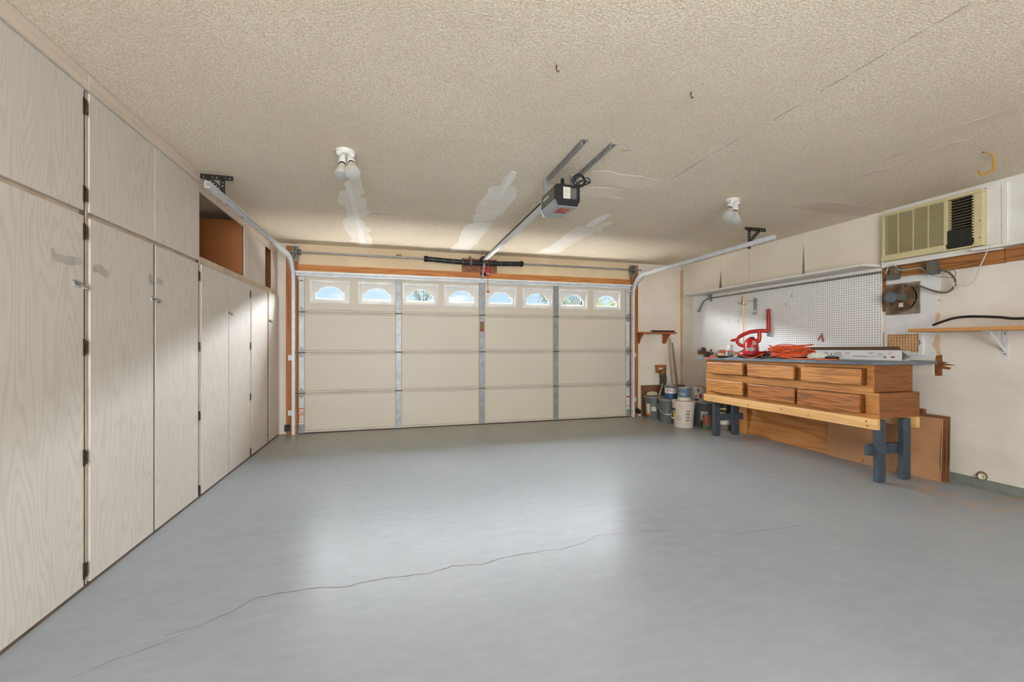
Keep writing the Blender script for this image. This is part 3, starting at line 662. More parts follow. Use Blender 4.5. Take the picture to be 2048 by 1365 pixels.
# hooks in the ceiling
hk = [oY(u, v, 1.93) for u, v in ((1966, 299), (1966, 304), (1972, 305), (1983, 305), (1985, 310), (1988, 335), (1986, 341), (1966, 350), (1961, 349), (1957, 342))]
hk[0].z = ZC
tag(obj('storage_hook', MB().tube(hk, .0065, 8), 'yellow', at=tuple(hk[0]), smooth=True), 'yellow vinyl coated hook screwed into the ceiling', 'hook')
for (u, v), lab in (((1113, 130), 'small dark screw hook in the ceiling over the middle of the floor'), ((1382, 184), 'small dark screw hook in the ceiling near the long seam')):
    c = oZ(u, v, ZC)
    tag(obj('screw_hook', MB().tube([c, c + Vector((0, 0, -.022)), c + Vector((.008, 0, -.032)), c + Vector((.014, 0, -.024))], .003, 6), 'rust', at=tuple(c), smooth=True), lab, 'hook', 'ceiling screw hooks')
# ================================================================== LEFT CUPBOARDS
XF = XL            # door faces
XB = -2.05         # carcass back
DT = .019
def hinge(t, y, z, parent):
    m = MB().box(XF - .002, XF + .004, y - .016, y - .002, z - .04, z + .04).box(XF - .003, XF + .002, y + .002, y + .018, z - .03, z + .03)
    m.tube([(XF + .004, y, z - .032), (XF + .004, y, z + .032)], .005, 6)
    obj('hinge', m, 'bronze', parent)
def latch(y, z, parent):
    m = MB().box(XF, XF + .008, y - .05, y - .012, z - .012, z + .012).tube([(XF + .012, y - .06, z + .012), (XF + .014, y - .03, z + .006), (XF + .012, y + .03, z - .008)], .006, 8).box(XF, XF + .014, y + .02, y + .04, z - .018, z + .006)
    obj('latch', m, 'chrome', parent, smooth=True)
def leaf(y0, y1, z0, z1, parent, name='door'):
    return obj(name, B(XF - DT, XF, y0, y1, z0, z1), 'oak', parent, bevel=.0025)
def cupboard(y0, y1, label, lower, upper, frame_x, top='doors'):
    t = thing('storage_cabinet', label, 'cabinet', ((XB + XF) / 2, (y0 + y1) / 2, 0), 'tall cupboards along the left wall')
    fx = XF - DT - .001
    body = MB().box(XB, fx - .012, y0 + .001, y0 + .016, .0, 2.42).box(XB, fx - .012, y1 - .016, y1 - .001, .0, 2.42).box(XB, XB + .01, y0 + .016, y1 - .016, 0, 2.42)
    body.box(XB + .01, fx - .012, y0 + .016, y1 - .016, 0, .03).box(XB + .01, fx - .012, y0 + .016, y1 - .016, 1.79, 1.81)
    obj('carcass', body, 'hard', t)
    fm = MB().box(fx - .012, fx, y0 + .001, y0 + .03, .012, 2.42).box(fx - .012, fx, y1 - .03, y1 - .001, .012, 2.42).box(fx - .012, fx, y0 + .03, y1 - .03, 1.775, 1.86).box(fx - .012, fx, y0 + .03, y1 - .03, 2.362, 2.42)
    obj('face_frame', fm, 'oak_edge', t)
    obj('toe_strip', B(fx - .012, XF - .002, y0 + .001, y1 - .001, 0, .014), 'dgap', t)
    obj('shadow_gap', B(fx - .008, fx + .001, y1 - .012, y1 - .0012, .014, 2.40 if upper else 1.8), 'dgap', t)  # dark strip painting the shade between neighbouring units
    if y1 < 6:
        obj('hinge_gap_shade', B(fx, XF - .007, y1 - .0265, y1 - .009, .016, 2.403 if upper else 1.795), 'dgap', t)  # brown strip stands in for shade in the hinge gap
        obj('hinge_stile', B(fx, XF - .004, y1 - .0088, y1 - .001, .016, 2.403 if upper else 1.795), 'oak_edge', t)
    if len(lower) == 2: obj('meeting_gap_shade', B(fx, XF - .004, lower[0][1] + .0003, lower[1][0] - .0003, .016, 1.795), 'dgap', t)  # dark filler painting the shade between paired doors
    doors = [leaf(a, b, .016, 1.795, t) for a, b in lower]
    ups = [leaf(a, b, 1.82, 2.405, t, 'upper_door') for a, b in upper]
    return t, doors, ups, fx
# cupboard partly behind the camera (its end door shows at the edge of the picture)
for nm, (y0, y1), lab, hi in (('a', (.10, 1.318), 'pickled oak cupboard farthest from the garage door', ()), ('b', (1.318, 2.539), 'pickled oak cupboard with a torn tape strip beside a single latch', (1, 1))):
    t, ds, us, fx = cupboard(y0, y1, lab, [(y0 + .015, (y0 + y1) / 2 - .004), ((y0 + y1) / 2 + .004, y1 - .028)], [(y0 + .015, (y0 + y1) / 2 - .003), ((y0 + y1) / 2 + .003, y1 - .028)], 0)
    obj('crown_strip', B(fx - .012, XF + .002, y0 + .001, y1 - .001, 2.412, 2.496), 'oak_trim', t, bevel=.002)
    obj('crown_grey_bead', B(fx - .005, XF + .004, y0 + .001, y1 - .001, 2.404, 2.414), 'glue', t, bevel=.002)  # thin grey bead below the crown strip
    for z in (.089, .632, 1.163, 1.719): hinge(t, y1 - .0195, z, ds[1])
    for z in (1.90, 2.322): hinge(t, y1 - .0195, z, us[1])
    if nm == 'b':
        latch(2.485, 1.46, ds[1])
        m = MB().prism([oX(u, v, XF + .001) for u, v in rough_edge([(100, 496), (108, 494), (112, 508), (163, 516), (164, 530), (140, 531), (104, 520)], .8, 3)], (.0006, 0, 0))
        obj('tape_residue', m, 'glue', ds[1])
t, ds, us, fx = cupboard(2.541, 3.779, 'pickled oak cupboard with two tape scars on its tall doors', [(2.555, 3.124), (3.145, 3.748)], [(2.550, 3.134), (3.139, 3.764)], 0)
obj('crown_strip', B(fx - .012, XF + .002, 2.542, 3.778, 2.412, 2.496), 'oak_trim', t, bevel=.002)
obj('crown_grey_bead', B(fx - .005, XF + .004, 2.542, 3.778, 2.404, 2.414), 'glue', t, bevel=.002)
for z in (.063, .630, 1.158, 1.698): hinge(t, 3.761, z, ds[1])
latch(3.14, 1.455, ds[0])
for pts, dd in (([(186, 532), (200, 528), (220, 548), (212, 556), (195, 545), (186, 545)], ds[0]), ([(297, 550), (303, 548), (307, 560), (306, 572), (298, 568)], ds[0]), ([(314, 556), (325, 560), (326, 571), (314, 568)], ds[1])):
    obj('tape_residue', MB().prism([oX(u, v, XF + .001) for u, v in rough_edge(pts, .7, 3)], (.0006, 0, 0)), 'glue', dd)
# cupboard with the open cubby
t, ds, us, fx = cupboard(3.781, 4.985, 'pickled oak cupboard with an open brown cubby on top', [(3.806, 4.362), (4.376, 4.968)], [], 0)
obj('head_rail', B(fx - .010, fx + .0015, 3.782, 4.984, 2.36, 2.496), 'oak_trim', t)
obj('cubby_stile', B(fx - .010, fx + .002, 4.852, 4.984, 1.86, 2.36), 'oak', t)
obj('cubby_partition', B(XB + .012, fx - .014, 4.84, 4.852, 1.812, 2.42), 'hard', t)
latch(4.39, 1.458, ds[0])
for z in (.063, .630, 1.158, 1.698): hinge(t, 4.967, z, ds[1])
t, ds, us, fx = cupboard(4.987, 6.086, 'pickled oak cupboard next to the garage door jamb', [(5.003, 5.592), (5.645, 6.082)], [], 0)
obj('head_rail', B(fx - .010, fx + .0015, 4.988, 6.085, 2.335, 2.496), 'oak_trim', t)
obj('upper_panel', MB().prism([(fx - .002, 5.0, 1.855), (fx - .002, 5.58, 1.855), (fx - .002, 5.58, 2.34), (fx - .002, 5.0, 2.34)], (-.008, 0, 0)), 'oak', t)
obj('cubby_stile', B(fx - .010, fx + .0012, 5.85, 6.085, 1.86, 2.335), 'oak_trim', t)
obj('cubby_partition', B(XB + .012, fx - .014, 5.95, 5.962, 1.812, 2.42), 'hard', t)
latch(5.70, 1.454, ds[0])
# ================================================================== RIGHT WALL
def bar(y0, y1, z0, z1, mat, name, parent=wr, d=.006, x=XR): return obj(name, B(x - d, x, y0, y1, z0, z1), mat, parent)
# boards above the long shelf: butt joint and two opened wedge gaps
def wpan(pts): obj('wall_panel', MB().prism([(XR - .007, y, z) for y, z in pts], (.007, 0, 0)), 'panelw', wr)
zt_, zb_ = 2.493, 1.968
def yu(u): return oX(u, 600, XR).y
g1, g2, g3 = yu(1442), yu(1498), yu(1608)
wpan([(6.07, zt_), (6.07, zb_), (g1 + .045, zb_), (g1 + .002, 2.29), (g1 + .001, zt_)])
wpan([(g1 - .001, zt_), (g1 - .002, 2.29), (g1 - .03, zb_), (g2 + .004, zb_), (g2 + .004, zt_)])
wpan([(g2 - .004, zt_), (g2 - .004, zb_), (g3 + .03, zb_), (g3 + .004, 2.36), (g3 + .003, zt_)])
wpan([(g3 - .001, zt_), (g3 - .002, 2.36), (g3 - .018, zb_), (3.055, zb_), (3.055, zt_)])
obj('wall_joint_shade', MB().box(XR - .0012, XR - .0004, g1 - .05, g1 + .06, 1.97, 2.3).box(XR - .0012, XR - .0004, g2 - .006, g2 + .006, 1.97, 2.49).box(XR - .0012, XR - .0004, g3 - .03, g3 + .04, 1.97, 2.37), 'lidg', wr)  # grey strips behind the joints; they paint the shade in the wedge gaps
# crown strip along ceiling
struct('trim_7', MB().box(XR - .016, XR, YB, 3.05, 2.455, 2.497), 'white', 'white wood strip under the ceiling over the air conditioner')
# pegboards
peg1 = tag(obj('pegboard', B(4.668, 4.674, 4.865, 5.815, 1.065, 1.925), 'peg', at=(4.671, 4.865, 1.065), bevel=.001), 'white pegboard beside the bare wood corner strip', 'pegboard')
peg2 = tag(obj('pegboard', B(4.668, 4.674, 3.062, 4.735, 1.03, 1.925), 'peg', at=(4.671, 3.062, 1.03), bevel=.001), 'wide white pegboard with hanging tools behind the workbench', 'pegboard')
struct('trim_8', MB().box(4.662, XR, 4.79, 4.86, 1.03, 1.94), 'panelw', 'grey-white batten between the two pegboards')
struct('trim_9', MB().box(4.674, XR, 4.70, 4.79, 1.03, 1.94).box(4.674, XR, 3.07, 4.70, 1.03, 1.94).box(4.674, XR, 4.86, 5.81, 1.065, 1.94), 'panelw', 'furring behind the pegboards')
struct('trim_10', MB().box(4.676, XR, 2.655, 5.86, .90, 1.0).box(4.655, XR, 4.9, 5.86, 1.0, 1.01), 'panelw', 'white ledger board on the wall behind the workbench')
ls = thing('wall_shelf', 'long white shelf over the pegboards', 'shelf', (4.56, 4.4, 1.945))
obj('board', B(4.42, XR - .008, 3.07, 5.72, 1.944, 1.966), 'white', ls, bevel=.002)
for y in (5.40,):
    obj('bracket', MB().box(4.655, 4.668, y - .012, y + .012, 1.83, 1.944).beam((4.66, y, 1.85), (4.60, y, 1.938), .02, .012, (0, 1, 0)), 'conduit', ls)
cp = [oX(u, v, 4.63) for u, v in ((1398, 624), (1402, 614), (1407, 604), (1413, 599), (1421, 596.5), (1500, 584.5), (1600, 569), (1700, 554), (1768, 544))]
tag(obj('conduit_pipe', MB().tube(cp, [.02, .017, .013, .011, .0105, .0105, .0105, .0105, .0105], 8), 'conduit', at=tuple(cp[4]), smooth=True), 'grey metal conduit running along under the long white shelf', 'pipe')
# air conditioner
Yl, Yr = 3.028, 2.290; xa = 4.615
ac = thing('air_conditioner', 'beige window air conditioner set in the wall under the ceiling', 'air conditioner', (4.65, 2.66, 1.985))
za, zc_ = 1.985, 2.448
gl0, gl1 = 3.005, 2.545; rl0, rl1 = 2.515, 2.345
XA = XR - .008
cs = MB().box(xa, XA, Yl - .022, Yl, za + .056, zc_ - .026).box(xa, XA, Yr, rl1, za, zc_ - .026).box(xa, XA, Yr, Yl, zc_ - .0255, zc_).box(xa, XA, rl0, gl1, za + .056, zc_ - .026).box(xa - .012, XA, gl1 - .02, Yl, za, za + .0555).box(xa + .002, XA, rl1 + .0005, gl1 - .0205, za, za + .03)
obj('housing', cs, 'acb', ac, bevel=.004)
obj('grille_back', MB().box(xa + .05, xa + .055, Yr + .02, Yl - .02, za + .02, zc_ - .02), 'acc', ac)
g = MB(); n = 42
for i in range(n):
    z = za + .062 + (zc_ - .03 - za - .062) * i / (n - 1); g.box(xa + .002, xa + .016, gl1, gl0, z - .0019, z + .0019)
for y in (2.89, 2.77, 2.655): g.box(xa + .001, xa + .01, y - .003, y + .003, za + .055, zc_ - .025)
obj('intake_grille', g, 'acb', ac)
for i in range(11):
    z = 2.17 + (zc_ - .035 - 2.17) * i / 10
    obj('louvre_slat', B(xa + .003, xa + .016, rl1, rl0, z - .0016, z + .0016), 'acl', ac)
m = MB()
for i in range(16): m.box(xa - .004, xa + .004, rl1 - .002, rl1 + .008, 2.06 + i * .023, 2.072 + i * .023)
obj('side_ribs', m, 'acb', ac)
obj('control_flap', MB().box(xa - .008, xa + .01, rl1 + .006, rl0 - .002, za + .06, 2.155).prism([(xa - .008, rl1 + .006, za + .06), (xa - .02, rl1 + .006, za + .03), (xa - .008, rl1 + .006, za + .012), (xa + .01, rl1 + .006, za + .012), (xa + .01, rl1 + .006, za + .06)], (0, rl0 - rl1 - .008, 0)), 'acd', ac, bevel=.003)
obj('screw', MB().lathe([(.005, 0), (.005, .002)], (xa, 2.305, 2.19), 8, (-1, 0, 0)).lathe([(.005, 0), (.005, .002)], (xa, 2.305, 2.05), 8, (-1, 0, 0)), 'ink', ac)
struct('trim_11', MB().box(XR - .03, XR, Yl, Yl + .03, 1.93, 2.455).box(XR - .03, XR, 2.18, Yr - .002, 1.965, 2.455).box(XR - .036, XR, 2.165, 2.195, 1.965, 2.455).box(XR - .04, XR, 2.2, 3.055, 1.935, 1.982).box(XR - .02, XR, YB, 2.165, 1.965, 2.455), 'white', 'white trim boards around the air conditioner')
struct('trim_12', MB().box(4.585, XR, YB, 2.345, 1.945, 1.966), 'white', 'white ledge board beside the air conditioner')
struct('trim_13', MB().box(XR - .022, XR, 2.185, 3.055, 1.825, 1.934).box(XR - .022, XR, YB, 2.18, 1.83, 1.94).box(XR - .012, XR, 3.035, 3.06, 1.50, 1.83), 'firy', 'bare brown ledger under the air conditioner')
# white sheet around the fan and torn paper
edge = [(1880, 573), (1877, 590), (1879, 603), (1876, 618), (1871, 630), (1870, 645), (1872, 668), (1865, 688), (1866, 695), (1872, 700), (1873, 716)]
obj('white_board', MB().prism([oX(1772, 560, XR - .003)] + [oX(1880, 545, XR - .003)] + [oX(u, v, XR - .003) for u, v in edge] + [oX(1772, 716, XR - .003)], (.003, 0, 0)), 'white_panel', wr)
for pts in ([(1877, 624), (1871, 630), (1870, 645), (1877, 644), (1880, 632)], [(1872, 668), (1865, 688), (1866, 695), (1872, 700), (1874, 712), (1881, 712), (1879, 690), (1880, 672)], [(1876, 598), (1884, 601), (1877, 604)]):
    obj('torn_paper', MB().prism([oX(u, v, XR - .004) for u, v in rough_edge(pts, .6, 2)], (.001, 0, 0)), 'tear', wr)
# long stain and bare wood where the bench once met the wall
obj('torn_paper', MB().prism([oX(u, v, XR - .0045) for u, v in ((1872, 712), (1884, 710), (1884, 722), (1886, 724), (1897, 725), (1888, 727), (1912, 731), (1884, 732), (1903, 736), (1898, 740), (1884, 738), (1884, 752), (1870, 752), (1869, 732))], (.0045, 0, 0)), 'stain', wr)
tag(obj('wood_block', B(XR - .03, XR, oX(1853, 830, XR).y, 2.80, .50, .585), 'stain', at=(XR, 2.75, .5)), 'brown wood block nailed to the wall at the bench end', 'wood')
# exhaust fan
fc = oX(1796, 596, 4.62)
fn = thing('exhaust_fan', 'rusty square exhaust fan with a round wire guard', 'fan', (4.67, fc.y, fc.z))
obj('mounting_plate', B(XR - .012, XR - .0035, 2.752, 3.036, 1.462, 1.762), 'fanp', fn, bevel=.003)
obj('opening', MB().lathe([(.122, 0), (.122, .003)], (XR - .0125, fc.y, fc.z), 32, (-1, 0, 0)), 'dark', fn, smooth=True)
bl = MB()
for k in range(4):
    a = PI / 2 * k + .5; d = Vector((0, math.cos(a), math.sin(a))); s_ = Vector((0, -math.sin(a), math.cos(a)))
    c = Vector((XR - .03, fc.y, fc.z))
    bl.prism([c + d * .03 - s_ * .015, c + d * .11 - s_ * .04, c + d * .112 + s_ * .03, c + d * .03 + s_ * .015], (.003, 0, 0))
obj('fan_blades', bl, 'copper', fn)
gr = MB()
for i in range(9): gr.ring((XR - .06 - .014 * math.cos(i / 8 * PI / 2), fc.y, fc.z), .045 + .0105 * i, .0033, (1, 0, 0), 32, 5)
gr.ring((XR - .03, fc.y, fc.z), .133, .003, (1, 0, 0), 32, 5)
for k in range(4):
    a = PI / 2 * k + .3; d = Vector((0, math.cos(a), math.sin(a))); gr.tube([Vector((XR - .075, fc.y, fc.z)) + d * .03, Vector((XR - .062, fc.y, fc.z)) + d * .13, Vector((XR - .014, fc.y, fc.z)) + d * .136], .0026, 5)
obj('wire_guard', gr, 'fanr', fn, smooth=True)
mo = MB().lathe([(.03, 0), (.045, .012), (.05, .03), (.05, .06), (.044, .072), (.012, .076), (.012, .082)], (XR - .065, fc.y + .03, fc.z + .005), 14, (-1, 0, 0))
obj('motor', mo, 'fanm', fn, smooth=False)
obj('junction_block', B(XR - .12, XR - .07, fc.y - .08, fc.y - .017, fc.z - .03, fc.z + .03), 'box', fn, bevel=.003)
obj('rating_tag', B(XR - .076, XR - .074, fc.y - .045, fc.y - .01, fc.z - .09, fc.z - .05), 'paper', fn)
def P2x(pts, x, f=8.53, ou=1750, ov=480): return [oX(ou + a / f, ov + b / f, x) for a, b in pts]
cab = P2x([(455, 930), (480, 865), (540, 815), (640, 785), (750, 785), (900, 840), (1050, 885), (1200, 900), (1300, 855), (1365, 770), (1365, 690), (1325, 620), (1240, 550), (1090, 505)], 4.62)
tag(obj('power_cable', MB().tube(cr(cab), .0085, 8), 'cable', at=tuple(cab[0]), smooth=True), 'thick grey cable looping from the fan motor to the wall box', 'cable')
ub = thing('utility_box', 'grey metal utility box with a brass switch under the air conditioner', 'electrical box', (4.65, 2.66, 1.8))
ya_, yb_ = oX(1867, 535, 4.58).y, oX(1852.5, 535, 4.58).y; zc0, zc1 = oX(1860, 548.5, 4.58).z, oX(1860, 523, 4.58).z
obj('box', B(4.586, XR - .023, ya_, yb_, zc0, zc1), 'box', ub, bevel=.003)
obj('cover', B(4.58, 4.586, ya_ - .003, yb_ + .003, zc0 - .003, zc1 + .003), 'box', ub, bevel=.002)
obj('switch', MB().box(4.574, 4.58, (ya_ + yb_) / 2 - .012, (ya_ + yb_) / 2 + .012, zc0 + .048, zc0 + .062).tube([(4.58, (ya_ + yb_) / 2, zc0 + .055), (4.56, (ya_ + yb_) / 2 - .004, zc0 + .06)], .005, 8), 'copper', ub)
ub2 = thing('utility_box', 'grey outlet box at the end of the conduit next to the pegboard', 'electrical box', (4.65, 2.99, 1.78))
ya_, yb_ = oX(1795, 545, 4.62).y, oX(1779, 545, 4.62).y; zc0, zc1 = oX(1786, 549.5, 4.62).z, oX(1786, 536, 4.62).z
obj('box', B(4.622, XR - .023, ya_, yb_, zc0, zc1), 'box', ub2, bevel=.003)
obj('outlet', B(4.617, 4.622, ya_ + .008, ya_ + .022, zc0 + .008, zc0 + .04), 'copper', ub2)
obj('lower_box', B(4.612, XR - .023, ya_ + .004, oX(1772.5, 555, 4.612).y, oX(1786, 559, 4.612).z, zc0 - .0005), 'box', ub2, bevel=.002)
cq = P2x([(375, 510), (450, 505), (650, 490), (860, 460)], 4.645)
tag(obj('conduit_pipe', MB().tube(cq, .009, 8), 'conduit', at=tuple(cq[0]), smooth=True), 'short grey conduit between the two utility boxes', 'pipe')
cw = P2x([(180, 585), (205, 520), (230, 455), (280, 425), (340, 440), (380, 490), (440, 520), (600, 500), (760, 480), (820, 510), (860, 550)], 4.628)
tag(obj('bell_wire', MB().tube(cr(cw), .0035, 6), 'wire', at=tuple(cw[0]), smooth=True), 'thin white wire looped over the outlet box', 'wire')
cw = P2x([(910, 585), (1000, 615), (1080, 632), (1200, 635), (1300, 645), (1370, 620), (1375, 560), (1330, 510), (1280, 530), (1290, 570)], 4.60)
tag(obj('bell_wire', MB().tube(cr(cw), .0025, 6), 'wireb', at=tuple(cw[0]), smooth=True), 'thin brown wire tied to the thick grey cable', 'wire')
cw = [oX(u, v, 4.60) for u, v in ((1977, 490), (1973, 505), (1966.7, 520), (1958.7, 536), (1950.8, 557.8), (1938.8, 569.8), (1922.9, 571.8), (1911, 566), (1908, 572), (1914, 580), (1919, 576), (1917, 571))]
tag(obj('ac_cord', MB().tube(cr(cw), .004, 6), 'wire', at=tuple(cw[0]), smooth=True), 'white cord hanging from the air conditioner down to the cable loop', 'cord')
# vent
vt = thing('wall_vent', 'tan egg-crate vent in a white frame above the workbench', 'vent', (4.68, 2.88, 1.1))
y0, y1, z0, z1 = 2.757, 3.018, 1.10, 1.272
obj('frame', MB().box(XR - .022, XR - .003, y1, y1 + .022, z0 - .02, z1 + .022).box(XR - .022, XR - .003, y0 - .03, y0, z0 - .02, z1 + .022).box(XR - .022, XR - .003, y0, y1, z1, z1 + .022).box(XR - .022, XR - .003, y0, y1, z0 - .02, z0), 'white_panel', vt)
obj('back', B(XR - .0036, XR - .003, y0, y1, z0, z1), 'dark', vt)
g = MB()
for i in range(12): y = y0 + (y1 - y0) * i / 11; g.box(XR - .018, XR - .006, y - .0065, y + .0065, z0, z1)
for j in range(7): z = z0 + (z1 - z0) * j / 6; g.prism([(XR - .019, y0, z), (XR - .019, y0, z + .005), (XR - .005, y0, z + .019), (XR - .005, y0, z + .014)], (0, y1 - y0, 0))
obj('egg_crate', g, 'grille', vt)
obj('damper_lever', MB().box(XR - .026, XR - .022, y0 - .01, y0 - .006, 1.17, 1.22).tube([(XR - .024, y0 - .008, 1.193), (XR - .03, y0 - .03, 1.19)], .003, 6), 'stain', vt)
# honey shelf with bracket and hose
hs = thing('wall_shelf', 'honey coloured wood shelf carrying a black hose', 'shelf', (4.54, 1.8, 1.28))
obj('board', B(4.385, XR - .001, .75, 2.668, 1.284, 1.312), 'shelfw', hs, bevel=.002)
for y in (2.19, 1.2):
    b = obj('bracket', MB().box(XR - .005, XR, y - .018, y + .018, 1.075, 1.283).box(4.42, XR - .005, y - .012, y + .012, 1.277, 1.283).beam((XR - .006, y, 1.125), (4.50, y, 1.276), .022, .004, (0, 1, 0)), 'whmetal', hs)
    obj('screw', MB().lathe([(.005, 0), (.005, .002)], (XR - .005, y, 1.262), 8, (-1, 0, 0)).lathe([(.005, 0), (.005, .002)], (XR - .005, y, 1.10), 8, (-1, 0, 0)), 'ink', b)
hp = [oX(u, v, 4.52) for u, v in ((1866, 651), (1880, 645.5), (1905, 637.5), (1930, 634), (1960, 633.5), (2000, 635), (2040, 637.5))]
hp += [Vector((4.52, 1.7, 1.37)), Vector((4.52, 1.4, 1.325)), Vector((4.52, 1.0, 1.323))]
tag(obj('rubber_hose', MB().tube(cr(hp), .0105, 10), 'blackc', at=tuple(hp[0]), smooth=True), 'black rubber hose arching over the honey wood shelf', 'hose')
pc = oX(1965, 965, XR)
pp = thing('drain_pipe', 'short pale pipe stub sticking out of the wall near the floor', 'pipe', (XR, pc.y, .042))
obj('pipe', MB().lathe([(.023, 0), (.023, .028), (.016, .028), (.014, .005)], (XR - .012, pc.y, .09), 18, (-1, -.55, -.05)), 'pipe', pp, smooth=True)
obj('rim', MB().ring((XR - .005, pc.y, .09), .03, .006, (1, 0, 0), 18, 6), 'pipeb', pp, smooth=True)

# ================================================================== WORKBENCH
def shear(p): return (p.x, p.y, p.z * (1 - .0115 * (p.y - 2.62)) if p.z > .12 else p.z)
wbn = thing('workbench', 'long workbench with oak drawers, grey top and dark slate legs', 'workbench', (4.2, 3.65, 0))
def wobj(name, mb, mat, parent=wbn, bevel=.003, **k): return obj(name, mb.map(shear), mat, parent, bevel=bevel, **k)
wobj('top', B(3.90, 4.668, 2.615, 4.80, 1.0, 1.03), 'benchtop')
wobj('upper_case', B(3.965, 4.44, 2.665, 4.66, .762, .998), 'carcass')
wobj('lower_case', B(3.965, 4.455, 2.622, 4.665, .545, .760), 'carcass')
wobj('upper_face', MB().box(3.952, 3.965, 2.66, 4.665, .762, .818).box(3.952, 3.965, 2.66, 4.665, .968, .998).box(3.952, 3.965, 2.66, 2.71, .818, .968).box(3.952, 3.965, 3.29, 3.36, .818, .968).box(3.952, 3.965, 3.95, 4.01, .818, .968).box(3.952, 3.965, 4.6, 4.665, .818, .968), 'faceframe', bevel=.001)
wobj('lower_face', MB().box(3.952, 3.965, 2.618, 4.67, .545, .572).box(3.952, 3.965, 2.618, 4.67, .738, .760).box(3.952, 3.965, 2.618, 2.72, .572, .738).box(3.952, 3.965, 3.32, 3.36, .572, .738).box(3.952, 3.965, 3.94, 4.01, .572, .738).box(3.952, 3.965, 4.6, 4.67, .572, .738), 'faceframe', bevel=.001)
for i, (a, b, z0, z1) in enumerate(((4.02, 4.60, .828, .968), (3.365, 3.945, .824, .965), (2.725, 3.285, .820, .962), (4.02, 4.60, .585, .742), (3.36, 3.935, .58, .735), (2.735, 3.325, .575, .735))):
    d = wobj('drawer', MB().box(3.896, 3.918, a, b, z0, z1), ('drawer', 'drawer', 'drawer', 'drawer', 'drawer2', 'drawer2')[i], bevel=.007)
    obj('drawer_box', B(3.918, 3.955, a + .012, b - .012, z0 + .02, z1 - .02).map(shear), 'carcass', d)
wobj('front_rail', B(3.915, 3.952, 2.605, 4.675, .452, .544), 'pine')
kn = MB()
for y, z in ((2.68, .475), (2.69, .515), (3.22, .48), (3.52, .50), (3.95, .49), (4.5, .50)): kn.lathe([(.008, 0), (.005, .0008)], (3.915, y, z), 10, (-1, 0, 0))
obj('knot', kn.map(shear), 'stain', wbn)['kind'] = 'stuff'
wobj('back_rail', B(4.38, 4.42, 2.60, 4.66, .45, .544), 'pine')
for x, y in ((3.955, 2.622), (4.255, 2.622), (3.955, 4.525), (4.255, 4.525)): obj('leg', B(x, x + .09, y, y + .042, 0, .53 if y < 3 else .515), 'leg', wbn, bevel=.003)
obj('stretcher', B(3.905, 4.36, 2.665, 2.70, .222, .312), 'leg', wbn, bevel=.003)
obj('stretcher', B(3.93, 4.37, 4.488, 4.524, .20, .285), 'leg', wbn, bevel=.003)
def lean(name, label, cat, y0, y1, xb, xt, h, th, mat, at_parts=None):
    """sheet standing on the floor, top resting toward the wall"""
    o = obj(name, MB().prism([(xb, y0, 0), (xb, y1, 0), (xt, y1, h), (xt, y0, h)], (th, 0, 0)), mat, at=(xb, (y0 + y1) / 2, 0), bevel=.001)
    return tag(o, label, cat)
lean('plywood_sheet', 'fir plywood sheet leaning against the wall under the workbench', 'plywood', 3.40, 4.62, 4.475, 4.535, .50, .012, 'ply')
tag(obj('plywood_offcut', B(4.455, 4.473, 4.52, 4.66, 0, .50), 'ply', at=(4.46, 4.6, 0), bevel=.001), 'narrow plywood offcut standing beside the far bench leg', 'plywood')
cb = lean('cardboard_sheet', 'tan cardboard sheet with an upright crease under the workbench', 'cardboard', 2.80, 3.46, 4.448, 4.488, .50, .006, 'card')
obj('crease', B(4.4462, 4.448, 3.08, 3.086, .01, .05), 'cardd', cb)
for i, (dx, y0, y1, h, lab) in enumerate(((0, 2.50, 2.93, .535, 'shiny flattened cardboard box, frontmost of the stack at the bench end'), (.028, 2.485, 2.95, .548, 'flattened cardboard box in the middle of the stack at the bench end'), (.056, 2.475, 2.94, .555, 'flattened cardboard box touching the wall at the bench end'))):
    o = MB()
    xs = [4.50 + dx, 4.53 + dx, 4.56 + dx]
    pts0 = [(4.495 + dx, y0, 0), (4.495 + dx, y1, 0), (4.51 + dx, y1, h * .5), (4.54 + dx * .8, y1, h), (4.54 + dx * .8, y0 + .01, h), (4.50 + dx, y0 - .004, h * .5)]
    o.prism(pts0, (.012, 0, 0))
    tag(obj('flattened_box', o, 'cardd' if i else 'card', at=(4.5 + dx, (y0 + y1) / 2, 0)), lab, 'cardboard', None)

# ---- things on the bench
def zt_b(y): return 1.03 * (1 - .0115 * (y - 2.62))
def frame_at(u, X):
    """origin on the bench top where column u meets X; right/front axes facing the room"""
    p = oX(u, 700, X); o = Vector((p.x, p.y, zt_b(p.y))); d = Vector((p.x, p.y, 0)).normalized()
    return o, Vector((d.y, -d.x, 0)), -d
# leaf blower
o, R, Fw = frame_at(1507, 4.22)
K = 1 / (F / (o.x * math.sin(YAW) + o.y * math.cos(YAW)))     # metres per pixel at that distance
def L3(px, py, dep=0): return o + R * ((px - 1507) * K) + Vector((0, 0, (710 - py) * K)) + Fw * dep
bl = thing('leaf_blower', 'red electric leaf blower with an arched handle on the workbench', 'leaf blower', tuple(o))
c = L3(1500, 710)
obj('intake_base', MB().lathe([(.10, 0), (.125, .006), (.128, .03), (.12, .036)], c, 28), 'black', bl, smooth=True)
obj('base_shell', MB().lathe([(.128, .036), (.134, .042), (.13, .065), (.09, .075), (.075, .08)], c, 28).prism([c + R * .02 + Fw * .11 + Vector((0, 0, .035)), c + R * .2 + Fw * .05 + Vector((0, 0, .035)), c + R * .2 - Fw * .05 + Vector((0, 0, .035)), c + R * .02 - Fw * .11 + Vector((0, 0, .035))], (0, 0, .042)), 'red', bl, smooth=True)
